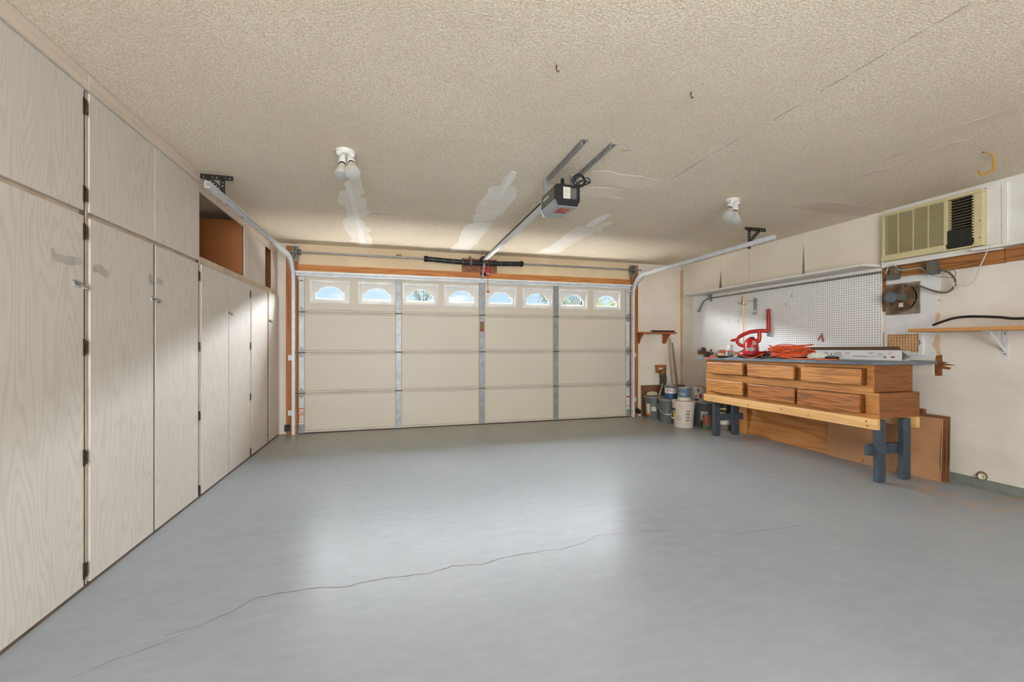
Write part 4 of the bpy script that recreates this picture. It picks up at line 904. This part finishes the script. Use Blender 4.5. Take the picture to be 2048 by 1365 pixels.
obj('motor_housing', MB().lathe([(.084, .07), (.084, .10), (.080, .15), (.072, .20), (.052, .232), (.03, .243), (.001, .245)], L3(1503, 710), 26), 'red', bl, smooth=True)
obj('top_cap', MB().lathe([(.03, .236), (.028, .252), (.02, .256), (.001, .257)], L3(1504, 710), 16), 'black', bl, smooth=True)
fcx = L3(1503, 710); a0 = math.atan2(-fcx.y, -fcx.x)
obj('badge', MB().cylpatch(fcx, .0845, a0 - .7, a0 + .5, .085, .125, .002), 'lgray', bl)
obj('vent_slots', MB().cylpatch(fcx, .0775, a0 + .15, a0 + .75, .158, .166, .003).cylpatch(fcx, .076, a0 + .15, a0 + .75, .172, .180, .003).cylpatch(fcx, .0735, a0 + .15, a0 + .75, .186, .194, .003).cylpatch(fcx, .069, a0 + .15, a0 + .7, .20, .207, .004), 'paper', bl)
hp = [L3(u, v) for u, v in ((1498, 689), (1491, 687), (1483, 684), (1479, 680), (1478, 673), (1482, 668), (1490, 662.5), (1500, 658.5), (1512, 656.5), (1522, 656), (1534, 657.5))]
obj('handle', MB().tube(hp, [.02, .021, .021, .021, .021, .022, .023, .023, .024, .024, .02], 10), 'red', bl, smooth=True)
obj('rear_strut', MB().tube([L3(1517, 657), L3(1517.5, 668), L3(1516, 676), L3(1510, 681)], [.022, .024, .026, .026], 10), 'red', bl, smooth=True)
obj('front_knob', MB().tube([L3(1478, 673), L3(1472, 674.5), L3(1466, 675.5)], [.013, .017, .010], 10), 'red', bl, smooth=True)
# black tube along the bench
ys = L3(1528, 705).y
tb0, tb1 = L3(1526, 702), Vector((4.20, 3.36, zt_b(3.36) + .034))
obj('blower_tube', MB().tube([tb0, tb0.lerp(tb1, .12), tb0.lerp(tb1, .3), tb0.lerp(tb1, .75), tb1], [.038, .042, .034, .030, .032], 14), 'black', bl, smooth=True)
cdp = [L3(1493, 694), L3(1485, 697), L3(1478, 701, .02), L3(1468, 706.5, .05), L3(1460, 709, .08)]
obj('plug_cord', MB().tube(cr(cdp), .005, 6), 'blackc', bl, smooth=True)
obj('plug', MB().tube([L3(1462, 708.3, .08), L3(1452, 709, .10), L3(1443, 708.4, .12)], [.010, .015, .012], 8), 'black', bl, smooth=True)
# orange extension cord
o2, R2, F2 = frame_at(1582, 4.07); K2 = (o2.x * math.sin(YAW) + o2.y * math.cos(YAW)) / F
def C3(px, py, dep=0): return o2 + R2 * ((px - 1586) * K2) + Vector((0, 0, max((715 - py) * K2, .008))) + F2 * dep
ec = thing('extension_cord', 'coiled orange extension cord heaped on the workbench', 'cord', tuple(o2))
rnd = random.Random(4); pts = []
NL = 13
for i in range(NL * 24):
    a = 2 * PI * i / 24; lp = i / 24; j = int(lp); q = []
    for jj in (j, j + 1):
        rr = random.Random(jj * 13 + 1)
        q.append((.205 + rr.uniform(-.04, .03), .11 + rr.uniform(-.04, .04), rr.uniform(.005, .075), rr.uniform(0, 2 * PI), rr.uniform(-.03, .03)))
    t = lp - j; w0, d0, tz, ph, sh = [q[0][k] * (1 - t) + q[1][k] * t for k in range(5)]
    z = .014 + .0042 * j + tz * (1 + math.sin(a + ph)) + (.06 * max(0, math.sin(a)) if j > 9 else 0)
    pts.append(o2 + R2 * (w0 * math.cos(a) + sh) + F2 * (d0 * math.sin(a)) + Vector((0, 0, z)))
for _ in range(2): pts = [pts[0]] + [(pts[i - 1] + pts[i] * 2 + pts[i + 1]) / 4 for i in range(1, len(pts) - 1)] + [pts[-1]]
obj('coil', MB().tube(pts, .0055, 6), 'orange', ec, smooth=True)
tl = [C3(1540, 704, .1), C3(1530, 709, .12), C3(1517, 713, .12), C3(1500, 708, .10), C3(1484, 701, .10), C3(1470, 700, .08), C3(1462, 705, .1)]
obj('strand', MB().tube(cr(tl), .0055, 6), 'orange', ec, smooth=True)
tl = [C3(1440, 710, .05), C3(1432, 709, .08), C3(1425, 714, .12), C3(1421.5, 720, .14)]
obj('strand', MB().tube([L3(1444, 708, .12), L3(1434, 707.5, .13), L3(1426, 710, .15), L3(1421, 714, .17)], .005, 6).tube([L3(1444, 710, .13), L3(1435, 710.5, .14), L3(1427, 712.5, .16), L3(1423, 715, .18)], .005, 6), 'orange', ec, smooth=True)
obj('plug', MB().tube([C3(1534, 713.5, .1), C3(1541, 712, .1), C3(1547, 708, .1)], [.012, .014, .009], 8), 'blackc', ec, smooth=True)
# white long carton
bx = thing('long_carton', 'long white printed carton with an open end on the workbench', 'box', (4.42, 3.3, zt_b(3.3)))
x0, x1, ya, yb = 4.36, 4.46, 2.70, 3.95
def bz(y): return zt_b(y) + .0005
m = MB()
for (xa_, xb_, za_, zb2) in ((x0, x0 + .004, 0, .094), (x1 - .004, x1, 0, .094), (x0 + .004, x1 - .004, 0, .004)):
    m.add([(xa_, ya, bz(ya) + za_), (xb_, ya, bz(ya) + za_), (xb_, yb, bz(yb) + za_), (xa_, yb, bz(yb) + za_), (xa_, ya, bz(ya) + zb2), (xb_, ya, bz(ya) + zb2), (xb_, yb, bz(yb) + zb2), (xa_, yb, bz(yb) + zb2)],
          [(3, 2, 1, 0), (4, 5, 6, 7), (0, 1, 5, 4), (1, 2, 6, 5), (2, 3, 7, 6), (3, 0, 4, 7)])
obj('carton', m, 'white_panel', bx)
obj('lid_flap', MB().prism([(x0 + .001, ya, bz(ya) + .096), (x0 + .001, yb, bz(yb) + .096), (x0 - .012, yb, bz(yb) + .124), (x0 - .012, ya + .02, bz(ya) + .126)], (.003, 0, .001)), 'cardy', bx)
obj('lid', MB().prism([(x0, ya, bz(ya) + .094), (x1, ya, bz(ya) + .094), (x1, yb, bz(yb) + .094), (x0, yb, bz(yb) + .094)], (0, 0, .003)), 'cardy', bx)
obj('end_flap', MB().prism([(x0 + .01, ya, bz(ya) + .004), (x1, ya, bz(ya) + .004), (x1 + .02, ya - .05, bz(ya) + .06), (x0 + .05, ya - .05, bz(ya) + .05)], (0, -.003, .002)), 'white_panel', bx)
obj('inner_fold', MB().prism([(x0 + .006, ya + .01, bz(ya) + .09), (x0 + .05, ya - .01, bz(ya) + .05), (x0 + .01, ya + .01, bz(ya) + .01)], (.003, .004, 0)), 'cardy', bx)
def onbox(yc, zc2): return lambda x, y, z: (x0 - .0006, yc - x, bz(yc) + zc2 + y)
def byu(u): return oX(u, 705, x0).y
tx = MB().text('15', .056, onbox(byu(1651.5), .056)).text('x100', .056, onbox(byu(1671), .056)).text('mm', .018, onbox(byu(1659), .043)).text('cm', .018, onbox(byu(1683.5), .043))
obj('lettering', tx, 'ink', bx)
m = MB()
for i, (a, b, z) in enumerate(((3.19, 3.14, .065), (3.19, 3.15, .055), (3.42, 3.2, .02), (3.12, 2.99, .03), (3.12, 2.86, .035), (2.98, 2.92, .07), (2.98, 2.94, .06), (2.90, 2.84, .06), (2.90, 2.86, .05), (2.81, 2.78, .06), (2.81, 2.77, .075))):
    m.box(x0 - .0008, x0 - .0002, b, a, bz(3) + z, bz(3) + z + .004)
m.box(x0 - .0008, x0 - .0002, 2.825, 2.845, bz(2.8) + .02, bz(2.8) + .04)
obj('small_print', m, 'greyink', bx)
obj('red_mark', B(x0 - .0008, x0 - .0002, 2.755, 2.785, bz(2.8) + .025, bz(2.8) + .038), 'redp', bx)
# crumpled bag
cpt = Vector((4.085, 3.265, zt_b(3.265)))
def blob(c, sx, sy, sz, mat, name, amp, seed):
    bm = bmesh.new(); bmesh.ops.create_icosphere(bm, subdivisions=4, radius=1)
    rr = random.Random(seed); ks = [(Vector((rr.uniform(-1, 1), rr.uniform(-1, 1), rr.uniform(-1, 1))).normalized(), rr.uniform(3, 9), rr.uniform(0, 6)) for _ in range(9)]
    mb = MB()
    vs = []
    for v in bm.verts:
        d = sum(abs(math.sin(k.dot(v.co) * f_ + p)) for k, f_, p in ks) / 9 - .6
        q = v.co * (1 + amp * d); vs.append(Vector((c[0] + q.x * sx, c[1] + q.y * sy, max(c[2] + .001, c[2] + sz * .75 + q.z * sz))))
    mb.add(vs, [tuple(v.index for v in f_.verts) for f_ in bm.faces]); bm.free(); return mb
tag(obj('plastic_bag', blob(cpt, .055, .088, .04, 'bag', 'bag', .9, 3), 'bag', at=tuple(cpt)), 'crumpled white plastic bag in front of the printed carton', 'bag')
og = thing('scraper', 'flat orange scraper with a black grip lying by the white bag', 'tool', (4.0, 3.25, zt_b(3.25)))
obj('blade', MB().prism([(3.97, 3.50, zt_b(3.5) + .001), (4.01, 3.50, zt_b(3.5) + .001), (4.01, 3.0, zt_b(3.0) + .001), (3.975, 2.98, zt_b(3.0) + .001)], (0, 0, .012)), 'orangep', og, bevel=.003)
obj('grip', MB().tube([(4.10, 3.20, zt_b(3.2) + .02), (4.07, 3.10, zt_b(3.1) + .024), (4.05, 3.03, zt_b(3) + .022)], [.014, .019, .014], 10), 'black', og, smooth=True)
# rusty vise
vo, VR, VF = frame_at(1411, 4.03); kv = (vo.x * math.sin(YAW) + vo.y * math.cos(YAW)) / F
def V3(px, py, dep=0): return vo + VR * ((px - 1411) * kv) + Vector((0, 0, max(.0005, (711 - py) * kv))) + VF * dep
vs_ = thing('bench_vise', 'rusty brown bench vise at the end of the workbench', 'vise', tuple(vo))
obj('base', MB().lathe([(.05, 0), (.05, .012), (.035, .02), (.03, .035)], V3(1414, 711), 16), 'rust', vs_, smooth=True)
obj('fixed_jaw', MB().beam(V3(1397, 701), V3(1412, 703), .06, .055).lathe([(.03, -.03), (.034, 0), (.03, .03)], V3(1407, 696), 14, tuple(VF)), 'rust', vs_, bevel=.004)
obj('moving_jaw', MB().beam(V3(1412, 702), V3(1424, 705), .05, .04).beam(V3(1419, 698), V3(1423, 698), .06, .03), 'rust', vs_, bevel=.004)
obj('screw', MB().tube([V3(1410, 706), V3(1426, 703)], .011, 10).tube([V3(1425, 707, .05), V3(1425, 701, -.05)], .006, 8), 'rust', vs_, smooth=True)
obj('jaw_plate', MB().beam(V3(1395.5, 695), V3(1404, 695), .05, .03), 'lidg', vs_)
cl_ = thing('bar_clamp', 'dark steel clamp gripping the end of the bench top', 'clamp', (4.25, 4.81, .9))
obj('bar', MB().tube([(4.25, 4.83, .90), (4.25, 4.83, 1.05)], .007, 8), 'blackm', cl_, smooth=True)
obj('jaw', MB().box(4.24, 4.26, 4.77, 4.84, 1.005, 1.02), 'blackm', cl_)
# cans on the bench
def can(name, label, cat, c, z, r, h, body='tin', bands=(), bail=False, lid='tin', group=None, text=None, rim=True):
    t = thing(name, label, cat, (c[0], c[1], z), group)
    prof = [(r * .97, 0), (r, .004), (r, h - .01), (r * 1.03, h - .006), (r * 1.03, h), (r * .94, h), (r * .9, h - .008), (.001, h - .008)] if rim else [(r * .97, 0), (r, .004), (r, h)]
    b = obj('body', MB().lathe(prof, (c[0], c[1], z), 28), body, t, smooth=True)
    for a, e, m_ in bands: obj('label_band', MB().lathe([(r, a * h), (r + .0012, a * h + .0005), (r + .0012, e * h - .0005), (r, e * h)], (c[0], c[1], z), 28), m_, b, smooth=True)
    obj('lid', MB().lathe([(r * .88, h - .008), (r * .9, h - .002), (r * .8, h - .004), (.001, h - .004)], (c[0], c[1], z), 24), lid, t, smooth=True)
    a0 = math.atan2(-c[1], -c[0])
    if bail:
        s_ = Vector((math.sin(a0), -math.cos(a0), 0)); q = []
        for i in range(13):
            an = PI * i / 12; q.append(Vector((c[0], c[1], z + h * .86)) + s_ * math.cos(an) * (r + .005) + Vector((0, 0, math.sin(an) * r * bail)))
        obj('bail', MB().tube(q, .0022, 6), 'whmetal', t, smooth=True)
    if text:
        s, sz, zc2, m_, bo = text[:5]; da = text[5] if len(text) > 5 else 0
        fn_ = lambda x, y, zz: (c[0] + math.cos(a0 + da + x / r) * (r + .0022), c[1] + math.sin(a0 + da + x / r) * (r + .0022), z + zc2 + y)
        obj('lettering', MB().text(s, sz, fn_, bold=bo), m_, b)
    return t, b, a0
o_, _, _ = frame_at(1443, 4.16); t, b, a0 = can('paint_can', 'small white can with a brown label standing on the workbench', 'can', o_, o_.z, .045, .105, 'paper', ((.5, .9, 'rustred'), (.15, .3, 'grille')), lid='tin')
o_, _, _ = frame_at(1460.5, 4.27)
sp = thing('spray_can', 'white spray can standing on the workbench', 'spray can', tuple(o_))
obj('body', MB().lathe([(.032, 0), (.033, .004), (.033, .09), (.028, .10)], o_, 20), 'lgray', sp, smooth=True)
obj('cap', MB().lathe([(.0335, .09), (.0335, .155), (.03, .16), (.001, .161)], o_, 20), 'whmetal', sp, smooth=True)
# ---- hanging on the pegboard
def hx(u, v, x=4.655): return oX(u, v, x)
ch = [hx(u, v, 4.64) for u, v in ((1474, 604), (1476, 606.5), (1483, 607.5), (1485, 593), (1487, 592.5), (1485.5, 593), (1484, 609.5), (1494, 610), (1495, 602.5), (1506, 602))]
tag(obj('copper_rod', MB().tube(ch, .004, 6), 'copper', at=tuple(ch[0])), 'bent copper rod hooked over the batten between the pegboards', 'rod')
wr_ = thing('wrench', 'grey adjustable wrench hanging on the pegboard', 'wrench', tuple(hx(1510, 625)))
obj('handle', MB().prism([hx(u, v) for u, v in ((1506.5, 597), (1513.5, 597), (1513.5, 618), (1512, 624), (1508, 624), (1506.5, 618))], (.008, 0, 0)), 'galv', wr_, bevel=.002)
obj('jaw', MB().prism([hx(u, v, 4.652) for u, v in ((1506, 622), (1511, 620), (1513, 626), (1511, 630), (1509.5, 625.5), (1507.5, 625.5), (1506, 629.5), (1504, 627.5))], (.012, 0, 0)), 'chrome', wr_, bevel=.002)
obj('hook', MB().tube([hx(1510, 593.5, 4.668), hx(1510, 594.5, 4.635), hx(1510, 597, 4.635)], .003, 6).tube([hx(1506, 598, 4.65), hx(1514, 598, 4.65)], .003, 6), 'conduit', wr_)
gg = thing('grease_gun', 'red grease gun hanging on the pegboard behind the leaf blower', 'grease gun', tuple(hx(1537, 674)))
obj('barrel', MB().tube([hx(1537, 620, 4.64), hx(1537, 624, 4.64), hx(1537, 645, 4.64), hx(1537, 663, 4.64)], [.018, .021, .024, .026], 14), 'redd', gg, smooth=True)
obj('head', MB().tube([hx(1537, 663, 4.64), hx(1537, 668, 4.64), hx(1536, 673, 4.64)], [.026, .02, .014], 12).tube([hx(1534, 667, 4.63), hx(1539, 673, 4.63), hx(1544, 673.5, 4.63)], .007, 8), 'galv', gg, smooth=True)
obj('lever', MB().prism([hx(u, v, 4.62) for u, v in ((1532, 660), (1534, 625), (1536, 625), (1535, 662))], (.01, 0, 0)), 'redd', gg)
obj('hook', MB().tube([hx(1537.5, 616, 4.668), hx(1537.5, 617, 4.63), hx(1537.5, 621, 4.63)], .003, 6).tube([hx(1531, 620, 4.64), hx(1541.5, 619, 4.64)], .004, 6), 'redd', gg)
pl_ = thing('pliers', 'small pliers with red grips hanging on the pegboard', 'pliers', tuple(hx(1642, 684)))
obj('jaws', MB().prism([hx(u, v) for u, v in ((1641, 670), (1643.5, 666), (1646, 670), (1645, 674), (1642, 674))], (.008, 0, 0)), 'galv', pl_)
for a, b in (((1641.5, 672), (1636.5, 681)), ((1644.5, 672), (1646.5, 684))): obj('grip', MB().tube([hx(*a), hx((a[0] + b[0]) / 2 + (.6 if b[0] > 1640 else -.6), (a[1] + b[1]) / 2), hx(*b)], [.005, .007, .007], 8), 'redd', pl_, smooth=True)
for u, v, lab in ((1571.5, 608, 'empty wire hook on the wide pegboard, lower of a pair'), (1583.5, 590.5, 'empty wire hook on the wide pegboard, upper of a pair'), (1456, 640, 'empty wire hook in the middle of the narrow pegboard'), (1476, 642, 'empty wire hook on the narrow pegboard close to the batten')):
    tag(obj('peg_hook', MB().tube([hx(u, v - 2, 4.668), hx(u, v - 1.5, 4.645), hx(u, v + 3, 4.64), hx(u, v + 4, 4.63)], .0028, 6), 'conduit', at=tuple(hx(u, v))), lab, 'hook', 'empty peg hooks')

# ================================================================== CORNER: SHELF, BUCKETS, CANS
cs_ = thing('corner_shelf', 'stained wood shelf with scroll brackets beside the garage door', 'shelf', (4.1, 6.0, 1.36))
obj('board', B(3.80, 4.475, 5.96, 6.138, 1.345, 1.372), 'shelfx', cs_, bevel=.003)
for x in (3.86, 4.36):
    pr = [(6.138, 1.345), (5.985, 1.345), (5.99, 1.315), (6.02, 1.30), (6.05, 1.27), (6.075, 1.23), (6.10, 1.20), (6.138, 1.185)]
    obj('bracket', MB().prism([(x - .009, y, z) for y, z in pr], (.018, 0, 0)).box(x - .04, x + .03, 6.125, 6.138, 1.185, 1.345), 'shelfx', cs_, bevel=.002)
tag(obj('wood_block', B(4.06, 4.45, 5.98, 6.06, 1.3725, 1.402), 'rust', at=(4.2, 6.0, 1.3725), bevel=.003), 'dark red-brown wood block lying on the corner shelf', 'wood')
for i, (xt, xb, yb, h, mt, lab) in enumerate(((4.452, 4.475, 5.96, 1.28, 'plank', 'pale narrow plank leaning in the corner'), (4.50, 4.545, 5.94, 1.20, 'plank2', 'brown narrow plank leaning in the corner'))):
    tag(obj('leaning_plank', MB().beam((xb, yb, .003), (xt, 6.12, h), .045 - i * .012, .016, (0, 1, 0)), mt, at=(xb, yb, 0)), lab, 'plank')
# hand saw
sw = thing('hand_saw', 'old hand saw with a brown wooden handle standing against the wall', 'saw', (4.17, 6.09, 0))
def s3(u, v): return oY(u, v, 6.102)
sb = oY(1331, 833, 6.118)
obj('blade', MB().prism([s3(1317.5, 741), s3(1331, 738), s3(1334, 758), Vector((4.33, 6.102, .003)), Vector((4.27, 6.102, .003)), s3(1320, 758)], (0, .003, 0)), 'steel', sw)
hb = [s3(u, v) for u, v in ((1310, 730.5), (1331, 730), (1331.5, 742), (1322, 750), (1318, 747), (1312, 746))]
obj('handle', MB().prism(hb[:3] + [s3(1327, 743), s3(1327, 735), s3(1316, 736), s3(1317, 746)] + hb[5:], (0, -.02, 0)).prism([s3(1319, 746.5), s3(1331.3, 736), s3(1331.5, 742), s3(1322, 750)], (0, -.02, 0)), 'shelfx', sw)
cb2 = tag(obj('cardboard_sheet', MB().prism([(3.915, 6.112, 0), (4.30, 6.112, 0), (4.30, 6.131, .50), (3.915, 6.131, .50)], (0, .006, 0)), 'cardd', at=(4.1, 6.05, 0)), 'brown cardboard sheet leaning on the wall behind the buckets', 'cardboard')

def bucket(label, c, r, h, mat, lid, bail=None, ang=0):
    t = thing('bucket', label, 'bucket', (c[0], c[1], 0), 'plastic buckets in the corner')
    prof = [(r * .84, 0), (r * .86, .005), (r * .955, h * .70), (r * .96, h * .72), (r * 1.02, h * .725), (r * 1.02, h * .74), (r * .965, h * .745), (r * .975, h * .82), (r * 1.035, h * .825), (r * 1.035, h * .84), (r * .98, h * .845), (r * .985, h * .93), (r * 1.02, h * .935), (r * 1.02, h * .95)]
    obj('pail', MB().lathe(prof, (c[0], c[1], 0), 32), mat, t, smooth=True)
    if lid: obj('lid', MB().lathe([(r * 1.0, h * .93), (r * 1.06, h * .93), (r * 1.06, h), (r * .98, h), (r * .95, h * .975), (.001, h * .975)], (c[0], c[1], 0), 32), lid, t, smooth=True)
    a0 = math.atan2(-c[1], -c[0])
    if bail is not None:
        s_ = Vector((-math.sin(a0 + ang), math.cos(a0 + ang), 0)); f_ = Vector((math.cos(a0 + ang), math.sin(a0 + ang), 0)); q = []
        for i in range(15):
            an = PI * i / 14; q.append(Vector((c[0], c[1], h * .74)) + s_ * math.cos(an) * (r * 1.06) + f_ * math.sin(an) * r * 1.13 - Vector((0, 0, math.sin(an) * bail)))
        b = obj('bail', MB().tube(q, .003, 6), 'whmetal', t, smooth=True)
        obj('grip', MB().tube(q[6:9], .009, 8), 'whmetal', b, smooth=True)
    return t, a0
cA = Vector((4.00, 5.965, 0)); cA = Vector((3.985, 5.875, 0))
t, a0 = bucket('grey bucket with paper labels and a paint stick by the cardboard', cA, .145, .36, 'bgrey', 'lidg')
obj('label', MB().cylpatch(cA, .145 * (.8615 + .097 * (.09) / (.7 * .36)), a0 - .95, a0 - .45, .09, .24, R1=.145 * (.8615 + .097 * (.24) / (.7 * .36))), 'paper', t); obj('label', MB().cylpatch(cA, .145 * (.8615 + .097 * (.13) / (.7 * .36)), a0 - .3, a0 + .25, .13, .20, R1=.145 * (.8615 + .097 * (.20) / (.7 * .36))), 'paper', t); obj('label', MB().cylpatch(cA, .145 * (.8615 + .097 * (.062) / (.7 * .36)), a0 - .95, a0 - .35, .062, .088, R1=.145 * (.8615 + .097 * (.088) / (.7 * .36))), 'orangep', t)
bx_ = tag(obj('folded_rag', blob((cA.x - .02, cA.y + .02, .36), .09, .06, .035, 'paper', 'r', .5, 9), 'stick', at=(cA.x, cA.y, .36)), 'tan folded scrap lying on the grey bucket with the labels', 'scrap')
tag(obj('paint_stick', MB().beam((cA.x + .05, cA.y - .06, .362), (cA.x + .14, cA.y - .03, .55), .02, .004, (0, 1, 0)), 'stick', at=(cA.x + .05, cA.y - .06, .36)), 'pale paint stick leaning on the labelled grey bucket', 'paint stick')
cB = Vector((4.005, 5.53, 0))
t, a0 = bucket('grey bucket with a wire handle under the blue and white paint can', cB, .145, .36, 'bgrey', 'lidg', .13)
cC = Vector((3.985, 5.165, 0))
t, a0 = bucket('white bucket with a yellow and blue label near the bench', cC, .15, .375, 'bwhite', 'bwhite', .15, -.9)
obj('label', MB().cylpatch(cC, .15 * (.8615 + .097 * (.235) / (.7 * .375)), a0 - 1.35, a0 - .85, .235, .275, R1=.15 * (.8615 + .097 * (.275) / (.7 * .375))), 'blue', t); obj('label', MB().cylpatch(cC, .15 * (.8615 + .097 * (.13) / (.7 * .375)), a0 - 1.35, a0 - .8, .13, .232, R1=.15 * (.8615 + .097 * (.232) / (.7 * .375))), 'yellowl', t)
m = MB()
for i in range(4): m.cylpatch(cC, .15 * (.8615 + .097 * (.10 + i * .042) / (.7 * .375)), a0 + .25, a0 + .6, .10 + i * .042, .125 + i * .042, R1=.15 * (.8615 + .097 * (.125 + i * .042) / (.7 * .375)))
for i in range(5): m.cylpatch(cC, .15 * (.8615 + .097 * (.10 + i * .018) / (.7 * .375)), a0 - .7, a0 - .25, .10 + i * .018, .104 + i * .018, R1=.15 * (.8615 + .097 * (.104 + i * .018) / (.7 * .375)))
obj('print', m, 'lidg', t)
cD = Vector((4.325, 5.17, 0))
t, a0 = bucket('charcoal bucket between the white bucket and the bench leg', cD, .15, .36, 'bdark', 'lidg')
obj('label', MB().cylpatch(cD, .15 * (.8615 + .097 * (.09) / (.7 * .36)), a0 - .25, a0 + .45, .09, .22, R1=.15 * (.8615 + .097 * (.22) / (.7 * .36))), 'paper', t)
can('paint_can', 'blue and white paint can with red lettering on a grey bucket', 'paint can', cB + Vector((.03, -.01, 0)), .352, .085, .195, 'tin', ((.03, .45, 'blue'), (.45, .86, 'frame'), (.86, .93, 'blue')), .85, lid='lidg', text=('KILZ', .062, .133, 'redp', True))
can('paint_can', 'tall olive and rust can behind the blue and white can', 'paint can', (4.27, 5.62), 0, .075, .545, 'gold', ((.9, .99, 'rust'),), lid='rust')
can('paint_can', 'blue-grey labelled paint can on the white bucket', 'paint can', cC + Vector((.015, .01, 0)), .3665, .085, .19, 'tin', ((.3, .97, 'bluegrey'), (.04, .28, 'paper')), lid='paper', text=('TAL', .05, .1, 'paper', False, -.25))
t, b, a0 = can('paint_can', 'white paint can with red and black marks on the charcoal bucket', 'paint can', cD + Vector((-.035, .035, 0)), .352, .085, .21, 'paper', (), lid='rust')
cE = cD + Vector((-.035, .035, 0))
obj('mark', MB().cylpatch(cE, .086, a0 - .05, a0 + .3, .352 + .05, .352 + .11), 'redp', b); obj('mark', MB().cylpatch(cE, .086, a0 - .7, a0 - .4, .352 + .06, .352 + .085), 'redd', b); obj('mark', MB().cylpatch(cE, .086, a0 - .35, a0 - .05, .352 + .14, .352 + .18), 'ink', b); obj('mark', MB().cylpatch(cE, .086, a0 - .8, a0 - .1, .352 + .01, .352 + .04), 'ink', b)
can('paint_can', 'rusty red and white quart can on the charcoal bucket', 'paint can', cD + Vector((.06, -.075, 0)), .352, .044, .15, 'paper', ((.4, .96, 'rustred'),), lid='rustred')
c6 = oZ(1417, 860, 0)
can('paint_can', 'small rusty red can with a green label on the floor by the bench leg', 'paint can', (c6.x + .02, c6.y + .05), 0, .055, .195, 'tin', ((.3, .95, 'rustred'), (.05, .28, 'greenl')), lid='tin')
c7 = oZ(1449, 862, 0); c7 = Vector((c7.x + .03, c7.y + .04, 0))
can('paint_can', 'silver paint can on the floor under the workbench', 'paint can', c7, 0, .082, .19, 'tin', ((.45, .85, 'paper'),), lid='tin')
t, b, a0 = can('paint_can', 'black labelled paint can stacked on the silver can', 'paint can', c7, .1905, .082, .19, 'tin', ((.05, .95, 'black'),), .5, lid='black')
obj('label_arc', MB().cylpatch(c7, .0835, a0 - .8, a0 + .1, .1905 + .02, .1905 + .06), 'leafy', b); obj('label_arc', MB().cylpatch(c7, .0835, a0 - .7, a0 + .3, .1905 + .10, .1905 + .118), 'yellowl', b)

# photo eyes by the door
for (x, y), lab in (((-1.31, 6.04), 'black safety sensor bracket at the cupboard side of the door'), ((3.80, 6.04), 'black safety sensor bracket at the workbench side of the door')):
    t = thing('safety_sensor', lab, 'sensor', (x, y, .06), 'door safety sensors')
    a_, b_ = (x - .05, x + .015) if x < 0 else (x - .015, x + .05)
    obj('bracket', MB().box(a_, b_, 6.08, 6.091, .07, .13).box(x - .004, x + .004, 6.0, 6.08, .07, .12), 'blackm', t)
    obj('sensor', B(x - .03, x + .02, 5.98, 6.02, .06, .125), 'black', t, bevel=.004)

# ================================================================== OUTSIDE
tag(obj('yard', B(-40, 60, 18, 70, -.1, 0), 'ground', at=(10, 44, 0)), 'pale gravel yard across the street', 'ground')['kind'] = 'structure'
def tree(u0, u1, vtop, vbot, Y, n, mat, label, dens=1.0, seed=1):
    c0, c1 = oY(u0, vbot, Y), oY(u1, vtop, Y); cx = (c0.x + c1.x) / 2; hw = abs(c1.x - c0.x) / 2; zt2, zb2 = c1.z, max(c0.z - 1.2, 1.2)
    t = thing('street_tree', label, 'tree', (cx, Y, 0), 'trees across the street')
    rr = random.Random(seed); m = MB(); br = MB()
    br.tube([(cx, Y, 0), (cx + .1, Y, zb2), (cx, Y, zb2 + (zt2 - zb2) * .6)], [.16, .12, .05], 8)
    tips = []
    for i in range(16):
        a = rr.uniform(0, 2 * PI); q = Vector((cx + math.cos(a) * hw * rr.uniform(.3, .9), Y + math.sin(a) * hw * rr.uniform(.2, .8), rr.uniform(zb2 + .3, zt2 - .15)))
        tips.append(q); br.tube([(cx, Y, zb2 + .2), (Vector((cx, Y, zb2 + .6)) + q) / 2, q], [.05, .03, .012], 5)
    for i in range(n):
        q = rr.choice(tips) + Vector((rr.gauss(0, hw * .22), rr.gauss(0, hw * .22), rr.gauss(0, (zt2 - zb2) * .12)))
        if q.z > zt2: continue
        s_ = rr.uniform(.05, .11); d = Vector((rr.gauss(0, 1), rr.gauss(0, 1), rr.gauss(0, 1))).normalized(); e = d.orthogonal().normalized() * s_ * .45; d = d * s_
        m.add([q - d, q + e, q + d, q - e], [(0, 1, 2, 3)])
    obj('trunk', br, 'trunk', t, smooth=True); obj('foliage', m, mat, t)['kind'] = 'stuff'
tree(826, 866, 577, 604, 34, 700, 'leaf', 'sparse grey-green tree seen through the third window', seed=2)
tree(1074, 1150, 566, 618, 27, 3000, 'leaf', 'olive green tree seen through the windows near the bench', seed=5)
tree(1118, 1205, 566, 618, 36, 2600, 'leaf', 'tall olive tree standing behind its neighbours across the street', seed=8)
tree(1186, 1262, 588, 624, 24, 4200, 'leafy', 'bright yellow-green tree seen through the window nearest the bench', seed=11)
